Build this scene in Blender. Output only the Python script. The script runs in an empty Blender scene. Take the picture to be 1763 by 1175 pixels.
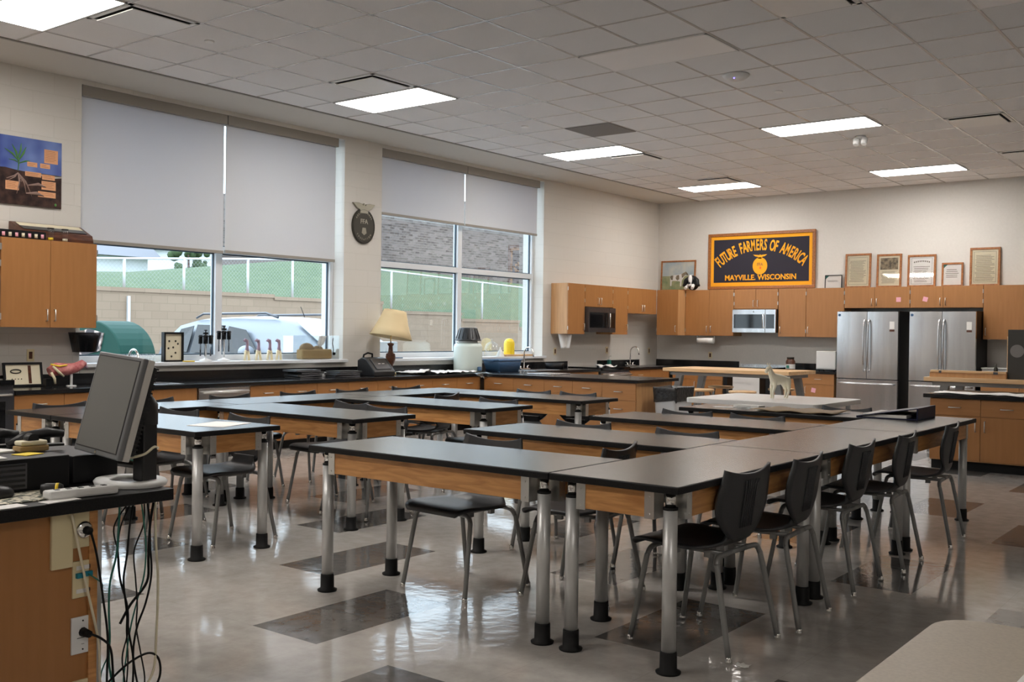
import bpy, bmesh, math, random
from mathutils import Vector, Matrix
random.seed(7)
sc = bpy.context.scene
COL = sc.collection
PI = math.pi

# ------------------------------------------------------------------ camera
CAM = Vector((9.905, -3.537, 1.377))
yaw, pitch, roll = 0.6585, -0.0084, 0.0131
F = Vector((math.sin(-yaw) * math.cos(pitch), math.cos(yaw) * math.cos(pitch), math.sin(pitch)))
R_ = F.cross(Vector((0, 0, 1))).normalized()
U_ = R_.cross(F)
R2 = R_ * math.cos(roll) + U_ * math.sin(roll)
U2 = -R_ * math.sin(roll) + U_ * math.cos(roll)
cd = bpy.data.cameras.new('camera')
cd.sensor_width = 36
cd.lens = 1760 / 1763 * 36
cd.clip_start = .05
cd.clip_end = 300
cam = bpy.data.objects.new('camera', cd)
COL.objects.link(cam)
m = Matrix((R2, U2, -F)).transposed().to_4x4()
m.translation = CAM
cam.matrix_world = m
sc.camera = cam

# ------------------------------------------------------------------ light
sc.view_settings.view_transform = 'Standard'
sc.view_settings.look = 'None'
sc.view_settings.gamma = 1
sc.view_settings.use_curve_mapping = False
sc.view_settings.exposure = 0.0
SKY = 5.2
TROFFER = 27.0
w = bpy.data.worlds.new('overcast_sky')
sc.world = w
w.use_nodes = True
nt = w.node_tree
bg = nt.nodes['Background']
tc = nt.nodes.new('ShaderNodeTexCoord')
sp = nt.nodes.new('ShaderNodeSeparateXYZ')
rp = nt.nodes.new('ShaderNodeValToRGB')
nt.links.new(tc.outputs['Generated'], sp.inputs[0])
nt.links.new(sp.outputs['Z'], rp.inputs[0])
rp.color_ramp.elements[0].color = (.72, .82, .92, 1)
rp.color_ramp.elements[1].color = (.68, .80, .96, 1)
nt.links.new(rp.outputs[0], bg.inputs[0])
bg.inputs[1].default_value = SKY


def area(name, loc, rot, sx, sy, power, color, portal=False):
    l = bpy.data.lights.new(name, 'AREA')
    l.shape = 'RECTANGLE'
    l.size = sx
    l.size_y = sy
    l.energy = power
    l.color = color
    if portal:
        l.cycles.is_portal = True
    o = bpy.data.objects.new(name, l)
    o.location = loc
    o.rotation_euler = rot
    COL.objects.link(o)
    return o


area('window_portal', (-.03, 3.845, 2.42), (0, -PI / 2, 0), 2.86, 3.63, 1, (1, 1, 1), True)
area('window_portal', (-.03, 8.21, 2.42), (0, -PI / 2, 0), 2.86, 3.74, 1, (1, 1, 1), True)


# ------------------------------------------------------------------ materials
def mat(name, col, rough=.5, metal=0., spec=.5, **kw):
    mt = bpy.data.materials.new(name)
    mt.use_nodes = True
    b = mt.node_tree.nodes['Principled BSDF']
    b.inputs['Base Color'].default_value = (*col, 1)
    b.inputs['Roughness'].default_value = rough
    b.inputs['Metallic'].default_value = metal
    b.inputs['Specular IOR Level'].default_value = spec
    for k, v in kw.items():
        b.inputs[k.replace('_', ' ')].default_value = v
    return mt


def srgb(r, g, b):
    f = lambda c: (c / 255 / 12.92) if c / 255 <= .04045 else ((c / 255 + .055) / 1.055) ** 2.4
    return (f(r), f(g), f(b))


def noise_var(mt, c1, c2, scale=(1, 1, 1), nscale=4, detail=4, bump=0., rough_var=None, dist=0., lo=.35, hi=.65, coord='Object'):
    t = mt.node_tree
    b = t.nodes['Principled BSDF']
    tc = t.nodes.new('ShaderNodeTexCoord')
    mp = t.nodes.new('ShaderNodeMapping')
    mp.inputs['Scale'].default_value = scale
    n = t.nodes.new('ShaderNodeTexNoise')
    n.inputs['Scale'].default_value = nscale
    n.inputs['Detail'].default_value = detail
    n.inputs['Distortion'].default_value = dist
    r = t.nodes.new('ShaderNodeValToRGB')
    r.color_ramp.elements[0].position = lo
    r.color_ramp.elements[1].position = hi
    r.color_ramp.elements[0].color = (*c1, 1)
    r.color_ramp.elements[1].color = (*c2, 1)
    t.links.new(tc.outputs[coord], mp.inputs[0])
    t.links.new(mp.outputs[0], n.inputs['Vector'])
    t.links.new(n.outputs['Fac'], r.inputs[0])
    t.links.new(r.outputs[0], b.inputs['Base Color'])
    if bump:
        bp = t.nodes.new('ShaderNodeBump')
        bp.inputs['Strength'].default_value = bump
        bp.inputs['Distance'].default_value = .01
        t.links.new(n.outputs['Fac'], bp.inputs['Height'])
        t.links.new(bp.outputs[0], b.inputs['Normal'])
    return r, b, t


M = {}
M['maple'] = mat('honey_maple', (.42, .2, .075), .38)
noise_var(M['maple'], (.375, .166, .053), (.405, .182, .06), (9, 9, .8), 3.0, 5, .02)
M['maple_h'] = mat('honey_maple_across', (.42, .2, .075), .38)
noise_var(M['maple_h'], (.375, .166, .053), (.405, .182, .06), (.9, .9, 12), 3.0, 5, .02)
M['maple_edge'] = mat('pale_maple_side', (.62, .36, .17), .4)
noise_var(M['maple_edge'], (.5, .27, .115), (.58, .325, .145), (9, 9, .8), 3.0, 5, .02)
M['oak'] = mat('oak_apron', (.5, .25, .09), .35)
noise_var(M['oak'], (.40, .17, .05), (.62, .31, .11), (1.3, 1.3, 11), 3.0, 6, .05, dist=1.2, lo=.3, hi=.62)
M['butcher'] = mat('butcher_block', (.7, .48, .26), .4)
noise_var(M['butcher'], (.60, .38, .19), (.74, .50, .28), (.6, 9, 9), 3.0, 5, .02)
M['black_top'] = mat('black_laminate', (.028, .028, .029), .45, 0, .2)
noise_var(M['black_top'], (.007, .007, .008), (.013, .0125, .012), (1, 1, 1), 160, 2)
M['grey_top'] = mat('charcoal_laminate_face', (.05, .048, .046), .25, 0, .5, IOR=1.66)
noise_var(M['grey_top'], (.025, .024, .023), (.028, .0265, .025), (1, 1, 1), 6, 2)
M['epoxy'] = mat('black_resin', (.012, .012, .013), .16, 0, .5)
M['plastic_black'] = mat('black_plastic', (.014, .014, .015), .42)
M['shell'] = mat('charcoal_plastic', (.018, .018, .02), .4)
noise_var(M['shell'], (.026, .027, .03), (.036, .037, .04), (1, 1, 1), 300, 2, .08)
M['tube'] = mat('grey_powder_coat', (.24, .24, .235), .35, .4)
M['alu'] = mat('satin_aluminium', (.55, .55, .54), .35, .45)
M['chrome'] = mat('chrome', (.75, .74, .72), .12, 1)
M['nickel'] = mat('brushed_nickel', (.7, .69, .66), .3, .9)
M['steel'] = mat('stainless_steel', (.58, .59, .6), .27, 1)
M['steel'].node_tree.nodes['Principled BSDF'].inputs['Anisotropic'].default_value = .6
noise_var(M['steel'], (.6, .6, .61), (.74, .74, .75), (3.5, 3.5, .2), 2, 3, 0)
M['steel_dark'] = mat('dark_steel', (.12, .12, .13), .3, .8)
M['black_glass'] = mat('black_glass', (.006, .006, .007), .06)
M['white'] = mat('white_enamel', (.78, .78, .77), .35)
M['plate'] = mat('ivory_plastic', (.72, .62, .38), .4)
M['white_plastic'] = mat('white_plastic', (.72, .72, .7), .45)
M['paper'] = mat('white_paper', (.82, .8, .77), .8)
M['pink'] = mat('pink_paper', (.85, .42, .5), .8)
M['yellow_paper'] = mat('yellow_paper', (.85, .65, .08), .8)
M['frame_wood'] = mat('varnished_frame_wood', (.3, .11, .03), .35)
noise_var(M['frame_wood'], (.24, .08, .02), (.38, .15, .045), (20, 20, 20), 2, 4, .02)
M['dark_wood'] = mat('dark_mahogany', (.09, .03, .015), .35)
noise_var(M['dark_wood'], (.06, .018, .01), (.13, .045, .02), (5, 30, 30), 2, 4, .02)
M['gold'] = mat('gold_felt', (.85, .38, .012), .85)
M['navy'] = mat('navy_felt', (.022, .02, .032), .9)
M['brass'] = mat('polished_brass', (.8, .55, .2), .2, 1)
M['bronze'] = mat('dark_bronze', (.05, .045, .035), .5, .5)
M['bronze_light'] = mat('worn_bronze', (.3, .28, .22), .45, .5)
M['blind_box'] = mat('taupe_metal', (.3, .275, .24), .5)
M['lampshade'] = mat('cream_lampshade', (.78, .62, .36), .7)
M['concrete'] = mat('asphalt', (.25, .25, .26), .9)
M['frame_white'] = mat('white_window_frame', (.72, .74, .76), .35)
M['gasket'] = mat('dark_blue_grey_gasket', (.04, .07, .1), .5)
M['rubber'] = mat('black_rubber', (.006, .006, .006), .6, 0, .25)
M['blue_bin'] = mat('blue_plastic', (.05, .12, .24), .45)
M['grey_bin'] = mat('grey_plastic', (.5, .51, .52), .5)
M['bag'] = mat('black_bag', (.012, .012, .013), .3)
noise_var(M['bag'], (.01, .01, .011), (.03, .03, .03), (1, 1, 1), 25, 4, 1.0)
M['cream_plastic'] = mat('cream_plastic', (.75, .68, .5), .5)
M['bone'] = mat('cream_bone', (.75, .66, .45), .5)
M['horse'] = mat('cream_model_paint', (.9, .84, .66), .45)
M['beige_top'] = mat('beige_laminate', (.42, .37, .30), .4)
noise_var(M['beige_top'], (.40, .35, .285), (.45, .395, .32), (1, 1, 1), 120, 2)
M['burgundy'] = mat('burgundy_edging', (.16, .06, .05), .5)
M['orange'] = mat('orange_plastic', (.85, .12, .02), .5)
M['teal'] = mat('teal_plastic', (.0, .2, .28), .5)
M['green_can'] = mat('green_enamel', (.02, .16, .12), .5)
M['led'] = mat('blue_led', (.1, .1, 1), .5)
b = M['led'].node_tree.nodes['Principled BSDF']
b.inputs['Emission Color'].default_value = (.15, .12, 1, 1)
b.inputs['Emission Strength'].default_value = 6
M['navy_plastic'] = mat('navy_binder_vinyl', (.012, .014, .05), .4, 0, .25)
M['brown_mat'] = mat('kraft_brown', (.28, .19, .1), .7)
M['card'] = mat('cardboard', (.4, .27, .12), .85)
M['jar_frost'] = mat('frosted_plastic', (.75, .82, .76), .35)
M['jar_frost'].node_tree.nodes['Principled BSDF'].inputs['Transmission Weight'].default_value = .25
M['silver_paint'] = mat('silver_car_paint', (.26, .28, .31), .35, .1)
M['green_metal'] = mat('green_painted_steel', (.005, .045, .032), .6, 0, .2)
M['galv'] = mat('galvanised_steel', (.55, .57, .58), .5, .3)
M['yellow'] = mat('yellow_plastic', (.9, .65, .03), .4)
M['charcoal_board'] = mat('charcoal_board', (.045, .042, .036), .6)
M['grille'] = mat('grey_perforated_metal', (.2, .19, .18), .6)
M['diff_face'] = mat('white_vent_metal', (.88, .87, .85), .4)
M['dark_gap'] = mat('dark_void', (.01, .01, .01), .9)
M['light_off'] = mat('unlit_lens', (.93, .92, .92), .4)
M['towel'] = mat('white_terry', (.78, .76, .74), .95)
M['blackboard_box'] = mat('black_box_metal', (.006, .006, .007), .45, 0, .3)
M['muscle'] = mat('anatomical_red', (.5, .07, .08), .45)
noise_var(M['muscle'], (.35, .03, .04), (.7, .3, .28), (1, 1, 1), 14, 4)
M['mauve'] = mat('mauve_cloth', (.35, .25, .32), .7)

# CMU painted wall
def wall_mat(name, swap):
    mt = mat(name, (.66, .6, .52), .75)
    t = mt.node_tree
    b = t.nodes['Principled BSDF']
    tcn = t.nodes.new('ShaderNodeTexCoord')
    s = t.nodes.new('ShaderNodeSeparateXYZ')
    c = t.nodes.new('ShaderNodeCombineXYZ')
    t.links.new(tcn.outputs['Object'], s.inputs[0])
    t.links.new(s.outputs['Y' if swap else 'X'], c.inputs[0])
    t.links.new(s.outputs['Z'], c.inputs[1])
    br = t.nodes.new('ShaderNodeTexBrick')
    br.inputs['Scale'].default_value = 1
    br.inputs['Brick Width'].default_value = .435
    br.inputs['Row Height'].default_value = .2175
    br.inputs['Mortar Size'].default_value = .004
    br.inputs['Mortar Smooth'].default_value = .6
    br.inputs['Color1'].default_value = (.68, .65, .60, 1)
    br.inputs['Color2'].default_value = (.67, .64, .59, 1)
    br.inputs['Mortar'].default_value = (.63, .6, .545, 1)
    t.links.new(c.outputs[0], br.inputs[0])
    t.links.new(br.outputs['Color'], b.inputs['Base Color'])
    bp = t.nodes.new('ShaderNodeBump')
    bp.inputs['Strength'].default_value = .35
    bp.inputs['Distance'].default_value = .004
    bp.invert = True
    t.links.new(br.outputs['Fac'], bp.inputs['Height'])
    t.links.new(bp.outputs[0], b.inputs['Normal'])
    return mt


M['cmu_y'] = wall_mat('painted_block', True)
M['cmu_x'] = mat('painted_drywall', (.66, .61, .54), .8)
noise_var(M['cmu_x'], (.64, .615, .575), (.66, .635, .595), (1, 1, 1), 30, 3, .03)
M['soffit'] = mat('soffit_paint', (.6, .57, .52), .8)


def math_node(t, op, a, b=None, c=None):
    n = t.nodes.new('ShaderNodeMath')
    n.operation = op
    for i, v in enumerate((a, b, c)):
        if v is None:
            continue
        if isinstance(v, (int, float)):
            n.inputs[i].default_value = v
        else:
            t.links.new(v, n.inputs[i])
    return n.outputs[0]


# ceiling: panels with a tee grid
def ceiling_mat():
    mt = mat('acoustic_tile', (.5, .47, .45), .9)
    t = mt.node_tree
    b = t.nodes['Principled BSDF']
    tcn = t.nodes.new('ShaderNodeTexCoord')
    n = t.nodes.new('ShaderNodeTexNoise')
    n.inputs['Scale'].default_value = 180
    n.inputs['Detail'].default_value = 3
    t.links.new(tcn.outputs['Object'], n.inputs['Vector'])
    r = t.nodes.new('ShaderNodeValToRGB')
    r.color_ramp.elements[0].position = .3
    r.color_ramp.elements[1].position = .6
    r.color_ramp.elements[0].color = (.78, .77, .765, 1)
    r.color_ramp.elements[1].color = (.87, .86, .855, 1)
    t.links.new(n.outputs['Fac'], r.inputs[0])
    t.links.new(r.outputs[0], b.inputs['Base Color'])
    return mt


M['ceiling'] = ceiling_mat()
M['tee'] = mat('white_tee_bar', (.6, .575, .555), .25)


# floor: 5-step lattice of darker tiles in polished vinyl
def floor_mat():
    mt = mat('polished_vinyl_tile', (.5, .47, .42), .2)
    t = mt.node_tree
    b = t.nodes['Principled BSDF']
    tcn = t.nodes.new('ShaderNodeTexCoord')
    s = t.nodes.new('ShaderNodeSeparateXYZ')
    t.links.new(tcn.outputs['Object'], s.inputs[0])
    W, H = .4385, .877
    u = math_node(t, 'DIVIDE', math_node(t, 'SUBTRACT', s.outputs['X'], 6.07), W)
    v = math_node(t, 'DIVIDE', math_node(t, 'SUBTRACT', s.outputs['Y'], -.52), H)
    i = math_node(t, 'FLOOR', u)
    j = math_node(t, 'FLOOR', v)
    k = math_node(t, 'FLOORED_MODULO', math_node(t, 'ADD', i, math_node(t, 'MULTIPLY', j, 2)), 5)
    gray = math_node(t, 'LESS_THAN', math_node(t, 'ABSOLUTE', k), .5)
    fu = math_node(t, 'ABSOLUTE', math_node(t, 'SUBTRACT', math_node(t, 'FRACT', u), .5))
    fv = math_node(t, 'ABSOLUTE', math_node(t, 'SUBTRACT', math_node(t, 'FRACT', v), .5))
    seam = math_node(t, 'MAXIMUM', math_node(t, 'GREATER_THAN', fu, .4975), math_node(t, 'GREATER_THAN', fv, .4988))
    n = t.nodes.new('ShaderNodeTexNoise')
    n.inputs['Scale'].default_value = 9
    n.inputs['Detail'].default_value = 8
    n.inputs['Roughness'].default_value = .65
    t.links.new(tcn.outputs['Object'], n.inputs['Vector'])
    r1 = t.nodes.new('ShaderNodeValToRGB')
    r1.color_ramp.elements[0].position = .3
    r1.color_ramp.elements[1].position = .7
    r1.color_ramp.elements[0].color = (.38, .355, .33, 1)
    r1.color_ramp.elements[1].color = (.50, .47, .44, 1)
    r2 = t.nodes.new('ShaderNodeValToRGB')
    r2.color_ramp.elements[0].position = .3
    r2.color_ramp.elements[1].position = .7
    r2.color_ramp.elements[0].color = (.105, .1, .095, 1)
    r2.color_ramp.elements[1].color = (.165, .155, .145, 1)
    t.links.new(n.outputs['Fac'], r1.inputs[0])
    t.links.new(n.outputs['Fac'], r2.inputs[0])
    mx = t.nodes.new('ShaderNodeMix')
    mx.data_type = 'RGBA'
    t.links.new(gray, mx.inputs[0])
    t.links.new(r1.outputs[0], mx.inputs[6])
    t.links.new(r2.outputs[0], mx.inputs[7])
    mx2 = t.nodes.new('ShaderNodeMix')
    mx2.data_type = 'RGBA'
    mx2.blend_type = 'MULTIPLY'
    t.links.new(math_node(t, 'MULTIPLY', seam, .25), mx2.inputs[0])
    t.links.new(mx.outputs[2], mx2.inputs[6])
    mx2.inputs[7].default_value = (.3, .3, .3, 1)
    t.links.new(mx2.outputs[2], b.inputs['Base Color'])
    n2 = t.nodes.new('ShaderNodeTexNoise')
    n2.inputs['Scale'].default_value = 14
    n2.inputs['Detail'].default_value = 3
    mp = t.nodes.new('ShaderNodeMapping')
    mp.inputs['Scale'].default_value = (1, 1, 1)
    t.links.new(tcn.outputs['Object'], mp.inputs[0])
    t.links.new(mp.outputs[0], n2.inputs['Vector'])
    bp = t.nodes.new('ShaderNodeBump')
    bp.inputs['Strength'].default_value = .11
    bp.inputs['Distance'].default_value = .01
    t.links.new(n2.outputs['Fac'], bp.inputs['Height'])
    t.links.new(bp.outputs[0], b.inputs['Normal'])
    rr = math_node(t, 'ADD', math_node(t, 'MULTIPLY', n.outputs['Fac'], .1), .04)
    t.links.new(rr, b.inputs['Roughness'])
    b.inputs['Specular IOR Level'].default_value = .8
    return mt


M['floor'] = floor_mat()


def glass_mat(name, tint=(1, 1, 1), gl=.06, rough=0.0):
    mt = bpy.data.materials.new(name)
    mt.use_nodes = True
    t = mt.node_tree
    t.nodes.clear()
    o = t.nodes.new('ShaderNodeOutputMaterial')
    tr = t.nodes.new('ShaderNodeBsdfTransparent')
    tr.inputs[0].default_value = (*tint, 1)
    g = t.nodes.new('ShaderNodeBsdfGlossy')
    g.inputs['Roughness'].default_value = rough
    fr = t.nodes.new('ShaderNodeFresnel')
    fr.inputs[0].default_value = 1.45
    mx = t.nodes.new('ShaderNodeMixShader')
    mxa = math_node(t, 'ADD', math_node(t, 'MULTIPLY', fr.outputs[0], .28), max(gl - .03, 0))
    t.links.new(mxa, mx.inputs[0])
    t.links.new(tr.outputs[0], mx.inputs[1])
    t.links.new(g.outputs[0], mx.inputs[2])
    t.links.new(mx.outputs[0], o.inputs[0])
    return mt


M['glass'] = glass_mat('window_glass', (.95, .98, .98), .02)
M['clear'] = glass_mat('clear_glassware', (.97, .98, .98), .07, .05)
M['smoke'] = glass_mat('smoked_plastic', (.25, .25, .27), .1, .1)


def shade_mat():
    mt = bpy.data.materials.new('white_shade_fabric')
    mt.use_nodes = True
    t = mt.node_tree
    t.nodes.clear()
    o = t.nodes.new('ShaderNodeOutputMaterial')
    d = t.nodes.new('ShaderNodeBsdfDiffuse')
    d.inputs[0].default_value = (.6, .59, .56, 1)
    tr = t.nodes.new('ShaderNodeBsdfTranslucent')
    tr.inputs[0].default_value = (.115, .14, .185, 1)
    mx = t.nodes.new('ShaderNodeAddShader')
    t.links.new(d.outputs[0], mx.inputs[0])
    t.links.new(tr.outputs[0], mx.inputs[1])
    t.links.new(mx.outputs[0], o.inputs[0])
    return mt


M['shade'] = shade_mat()


def emit_mat(name, col, s):
    mt = bpy.data.materials.new(name)
    mt.use_nodes = True
    t = mt.node_tree
    b = t.nodes['Principled BSDF']
    b.inputs['Base Color'].default_value = (.8, .8, .8, 1)
    b.inputs['Emission Color'].default_value = (*col, 1)
    b.inputs['Emission Strength'].default_value = s
    return mt


M['light_on'] = emit_mat('lit_diffuser', (1.0, .95, .90), TROFFER)


def brick_mat(name, axis, c1, c2, mo, bw, rh, ms, rough=.9, nv=.0):
    mt = mat(name, c1, rough)
    t = mt.node_tree
    b = t.nodes['Principled BSDF']
    tcn = t.nodes.new('ShaderNodeTexCoord')
    s = t.nodes.new('ShaderNodeSeparateXYZ')
    c = t.nodes.new('ShaderNodeCombineXYZ')
    t.links.new(tcn.outputs['Object'], s.inputs[0])
    t.links.new(s.outputs[axis], c.inputs[0])
    t.links.new(s.outputs['Z'], c.inputs[1])
    br = t.nodes.new('ShaderNodeTexBrick')
    br.inputs['Scale'].default_value = 1
    br.inputs['Brick Width'].default_value = bw
    br.inputs['Row Height'].default_value = rh
    br.inputs['Mortar Size'].default_value = ms
    br.inputs['Color1'].default_value = (*c1, 1)
    br.inputs['Color2'].default_value = (*c2, 1)
    br.inputs['Mortar'].default_value = (*mo, 1)
    t.links.new(c.outputs[0], br.inputs[0])
    t.links.new(br.outputs['Color'], b.inputs['Base Color'])
    return mt


M['retain'] = brick_mat('split_face_block', 'Y', (.25, .18, .125), (.275, .2, .14), (.21, .155, .105), .45, .2, .008)
M['brick'] = brick_mat('brown_grey_brick', 'Y', (.05, .034, .03), (.17, .135, .125), (.17, .145, .135), .30, .11, .014)
M['grass'] = mat('mown_grass', (.1, .22, .06), 1)
noise_var(M['grass'], (.055, .09, .038), (.085, .12, .054), (1, 1, 1), 3, 6)
M['siding'] = mat('white_siding', (.75, .77, .8), .7)
M['roof'] = mat('grey_shingle', (.2, .2, .22), .9)


# ------------------------------------------------------------------ mesh builder
class MB:
    def __init__(s):
        s.v = []
        s.f = []
        s.sm = []
        s.mi = []
        s.cur = 0

    def add(s, vs, fs, smooth=False):
        o = len(s.v)
        s.v += [tuple(p) for p in vs]
        for f in fs:
            s.f.append([i + o for i in f])
            s.sm.append(smooth)
            s.mi.append(s.cur)
        return s

    def box(s, x0, x1, y0, y1, z0, z1, T=None):
        vs = [Vector((x, y, z)) for x in (x0, x1) for y in (y0, y1) for z in (z0, z1)]
        if T is not None:
            vs = [T @ v for v in vs]
        return s.add(vs, [(0, 1, 3, 2), (4, 6, 7, 5), (0, 4, 5, 1), (2, 3, 7, 6), (0, 2, 6, 4), (1, 5, 7, 3)])

    def prism(s, pts, z0, z1, T=None, smooth=False):
        n = len(pts)
        vs = [Vector((x, y, z0)) for x, y in pts] + [Vector((x, y, z1)) for x, y in pts]
        if T is not None:
            vs = [T @ v for v in vs]
        fs = [list(range(n))[::-1], list(range(n, 2 * n))]
        s.add(vs, fs)
        o = len(s.v) - 2 * n
        for i in range(n):
            j = (i + 1) % n
            s.f.append([o + i, o + j, o + n + j, o + n + i])
            s.sm.append(smooth)
            s.mi.append(s.cur)
        return s

    def lathe(s, prof, seg=20, T=None, cap=True, smooth=True):
        vs = []
        for r, z in prof:
            for k in range(seg):
                a = 2 * PI * k / seg
                vs.append(Vector((r * math.cos(a), r * math.sin(a), z)))
        if T is not None:
            vs = [T @ v for v in vs]
        fs = []
        for i in range(len(prof) - 1):
            for k in range(seg):
                k2 = (k + 1) % seg
                fs.append((i * seg + k, i * seg + k2, (i + 1) * seg + k2, (i + 1) * seg + k))
        s.add(vs, fs, smooth)
        if cap:
            o = len(s.v) - len(vs)
            s.f.append([o + k for k in range(seg)][::-1])
            s.sm.append(False)
            s.mi.append(s.cur)
            s.f.append([o + (len(prof) - 1) * seg + k for k in range(seg)])
            s.sm.append(False)
            s.mi.append(s.cur)
        return s

    def cyl(s, x, y, z0, z1, r, seg=16, r2=None):
        return s.lathe([(r, z0), (r if r2 is None else r2, z1)], seg, Matrix.Translation((x, y, 0)))

    def tube(s, path, r, seg=8, cap=True):
        P = [Vector(p) for p in path]
        n = len(P)
        rs = r if isinstance(r, (list, tuple)) else [r] * n
        d = [(P[min(i + 1, n - 1)] - P[max(i - 1, 0)]).normalized() for i in range(n)]
        up = Vector((0, 0, 1)) if abs(d[0].z) < .9 else Vector((1, 0, 0))
        a = d[0].cross(up).normalized()
        vs = []
        for i in range(n):
            a = (a - d[i] * a.dot(d[i]))
            a = a.normalized() if a.length > 1e-6 else d[i].orthogonal().normalized()
            bb = d[i].cross(a)
            for k in range(seg):
                t = 2 * PI * k / seg
                vs.append(P[i] + (a * math.cos(t) + bb * math.sin(t)) * rs[i])
        fs = []
        for i in range(n - 1):
            for k in range(seg):
                k2 = (k + 1) % seg
                fs.append((i * seg + k, i * seg + k2, (i + 1) * seg + k2, (i + 1) * seg + k))
        s.add(vs, fs, True)
        if cap:
            o = len(s.v) - len(vs)
            s.f.append([o + k for k in range(seg)][::-1])
            s.f.append([o + (n - 1) * seg + k for k in range(seg)])
            s.sm += [False, False]
            s.mi += [s.cur, s.cur]
        return s

    def grid(s, rows, smooth=True, closed=False):
        n = len(rows[0])
        vs = [p for r in rows for p in r]
        fs = []
        for i in range(len(rows) - 1):
            for k in range(n - (0 if closed else 1)):
                k2 = (k + 1) % n
                fs.append((i * n + k, i * n + k2, (i + 1) * n + k2, (i + 1) * n + k))
        return s.add(vs, fs, smooth)

    def ball(s, c, r, seg=14, rings=8, sq=(1, 1, 1)):
        prof = [(max(.0005, math.sin(PI * i / rings)) * r, -math.cos(PI * i / rings) * r) for i in range(rings + 1)]
        T = Matrix.Translation(c) @ Matrix.Diagonal((*sq, 1))
        return s.lathe(prof, seg, T)

    def build(s, name, m, parent=None, bevel=0., bseg=2, solid=0., sub=0, off=0):
        me = bpy.data.meshes.new(name)
        me.from_pydata(s.v, [], s.f)
        mats = m if isinstance(m, (list, tuple)) else [m]
        for k in mats:
            me.materials.append(M[k] if isinstance(k, str) else k)
        for p, sm, mi in zip(me.polygons, s.sm, s.mi):
            p.use_smooth = sm
            p.material_index = min(mi, len(mats) - 1)
        bm = bmesh.new()
        bm.from_mesh(me)
        bmesh.ops.recalc_face_normals(bm, faces=bm.faces)
        bm.to_mesh(me)
        bm.free()
        me.update()
        o = bpy.data.objects.new(name, me)
        COL.objects.link(o)
        if solid:
            q = o.modifiers.new('thick', 'SOLIDIFY')
            q.thickness = solid
            q.offset = off
        if sub:
            q = o.modifiers.new('sub', 'SUBSURF')
            q.levels = sub
            q.render_levels = sub
        if bevel:
            q = o.modifiers.new('bevel', 'BEVEL')
            q.width = bevel
            q.segments = bseg
            q.limit_method = 'ANGLE'
            q.angle_limit = math.radians(40)
        if parent is not None:
            o.parent = parent
        return o


def bx(name, m, b6, parent=None, bevel=0.):
    return MB().box(*b6).build(name, m, parent, bevel)


def tag(o, label=None, cat=None, group=None, kind=None):
    if label:
        o['label'] = label
    if cat:
        o['category'] = cat
    if group:
        o['group'] = group
    if kind:
        o['kind'] = kind
    return o


def thing(name, label, cat, loc=(0, 0, 0), rz=0., group=None):
    o = bpy.data.objects.new(name, None)
    o.empty_display_size = .1
    COL.objects.link(o)
    o.location = loc
    o.rotation_euler = (0, 0, rz)
    return tag(o, label, cat, group)


def struct(o):
    o['kind'] = 'structure'
    return o


def copy_tree(o, parent=None):
    c = o.copy()
    COL.objects.link(c)
    if parent is not None:
        c.parent = parent
    for ch in list(o.children):
        copy_tree(ch, c)
    return c


def dup(o, loc, rz=None, label=None, group=None):
    c = copy_tree(o)
    c.location = loc
    if rz is not None:
        c.rotation_euler = (0, 0, rz)
    if label:
        c['label'] = label
    if group:
        c['group'] = group
    return c


def catmull(pts, n):
    out = []
    P = [Vector(p) for p in pts]
    for i in range(len(P) - 1):
        a = P[max(i - 1, 0)]
        b = P[i]
        c = P[i + 1]
        d = P[min(i + 2, len(P) - 1)]
        for k in range(n):
            t = k / n
            out.append(.5 * ((2 * b) + (c - a) * t + (2 * a - 5 * b + 4 * c - d) * t * t + (3 * b - a - 3 * c + d) * t ** 3))
    out.append(P[-1])
    return out


def text_mesh(name, items, m, parent=None, depth=.003):
    """items: (string, size, matrix, xscale). One mesh of letters."""
    mb = MB()
    for st, size, T, xs in items:
        cu = bpy.data.curves.new('lettering_curve', 'FONT')
        cu.body = st
        cu.size = size
        cu.align_x = 'CENTER'
        cu.extrude = depth / 2
        cu.offset = size * .026
        cu.resolution_u = 3
        o = bpy.data.objects.new('lettering_curve', cu)
        COL.objects.link(o)
        dg = bpy.context.evaluated_depsgraph_get()
        me = bpy.data.meshes.new_from_object(o.evaluated_get(dg))
        S = Matrix.Diagonal((xs, 1, 1, 1))
        mb.add([T @ S @ v.co for v in me.vertices], [list(p.vertices) for p in me.polygons])
        bpy.data.objects.remove(o)
        bpy.data.curves.remove(cu)
        bpy.data.meshes.remove(me)
    return mb.build(name, m, parent)


# ================================================================== ROOM
HC = 3.905
YB = 13.86
XR = 13.4
YF = -6.5
W1 = (2.03, 5.66)
W2 = (6.34, 10.08)
SZ = 1.0
TZ = 3.86
WT = .42
struct(bx('floor', 'floor', (-.42, XR, YF, YB, -.05, 0)))
wl = MB()
wl.box(-WT, 0, YF, W1[0], 0, HC + .2)
wl.box(-WT, 0, W1[1], W2[0], 0, HC + .2)
wl.box(-WT, 0, W2[1], YB + .2, 0, HC + .2)
for a, b2 in (W1, W2):
    wl.box(-WT, 0, a, b2, 0, SZ - .04)
    wl.box(-WT, 0, a, b2, TZ, HC + .2)
struct(wl.build('wall_left', 'cmu_y'))
struct(bx('wall_back', 'cmu_x', (0, XR + .2, YB, YB + .2, 0, HC + .2)))
struct(bx('wall_right', 'cmu_x', (XR, XR + .2, YF, YB, 0, HC + .2)))
struct(bx('wall_front', 'cmu_x', (-.42, XR + .2, YF - .2, YF, 0, HC + .2)))
S = .655
GX0, GY0 = 3.31 - S * 3.75, 4.2
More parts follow.
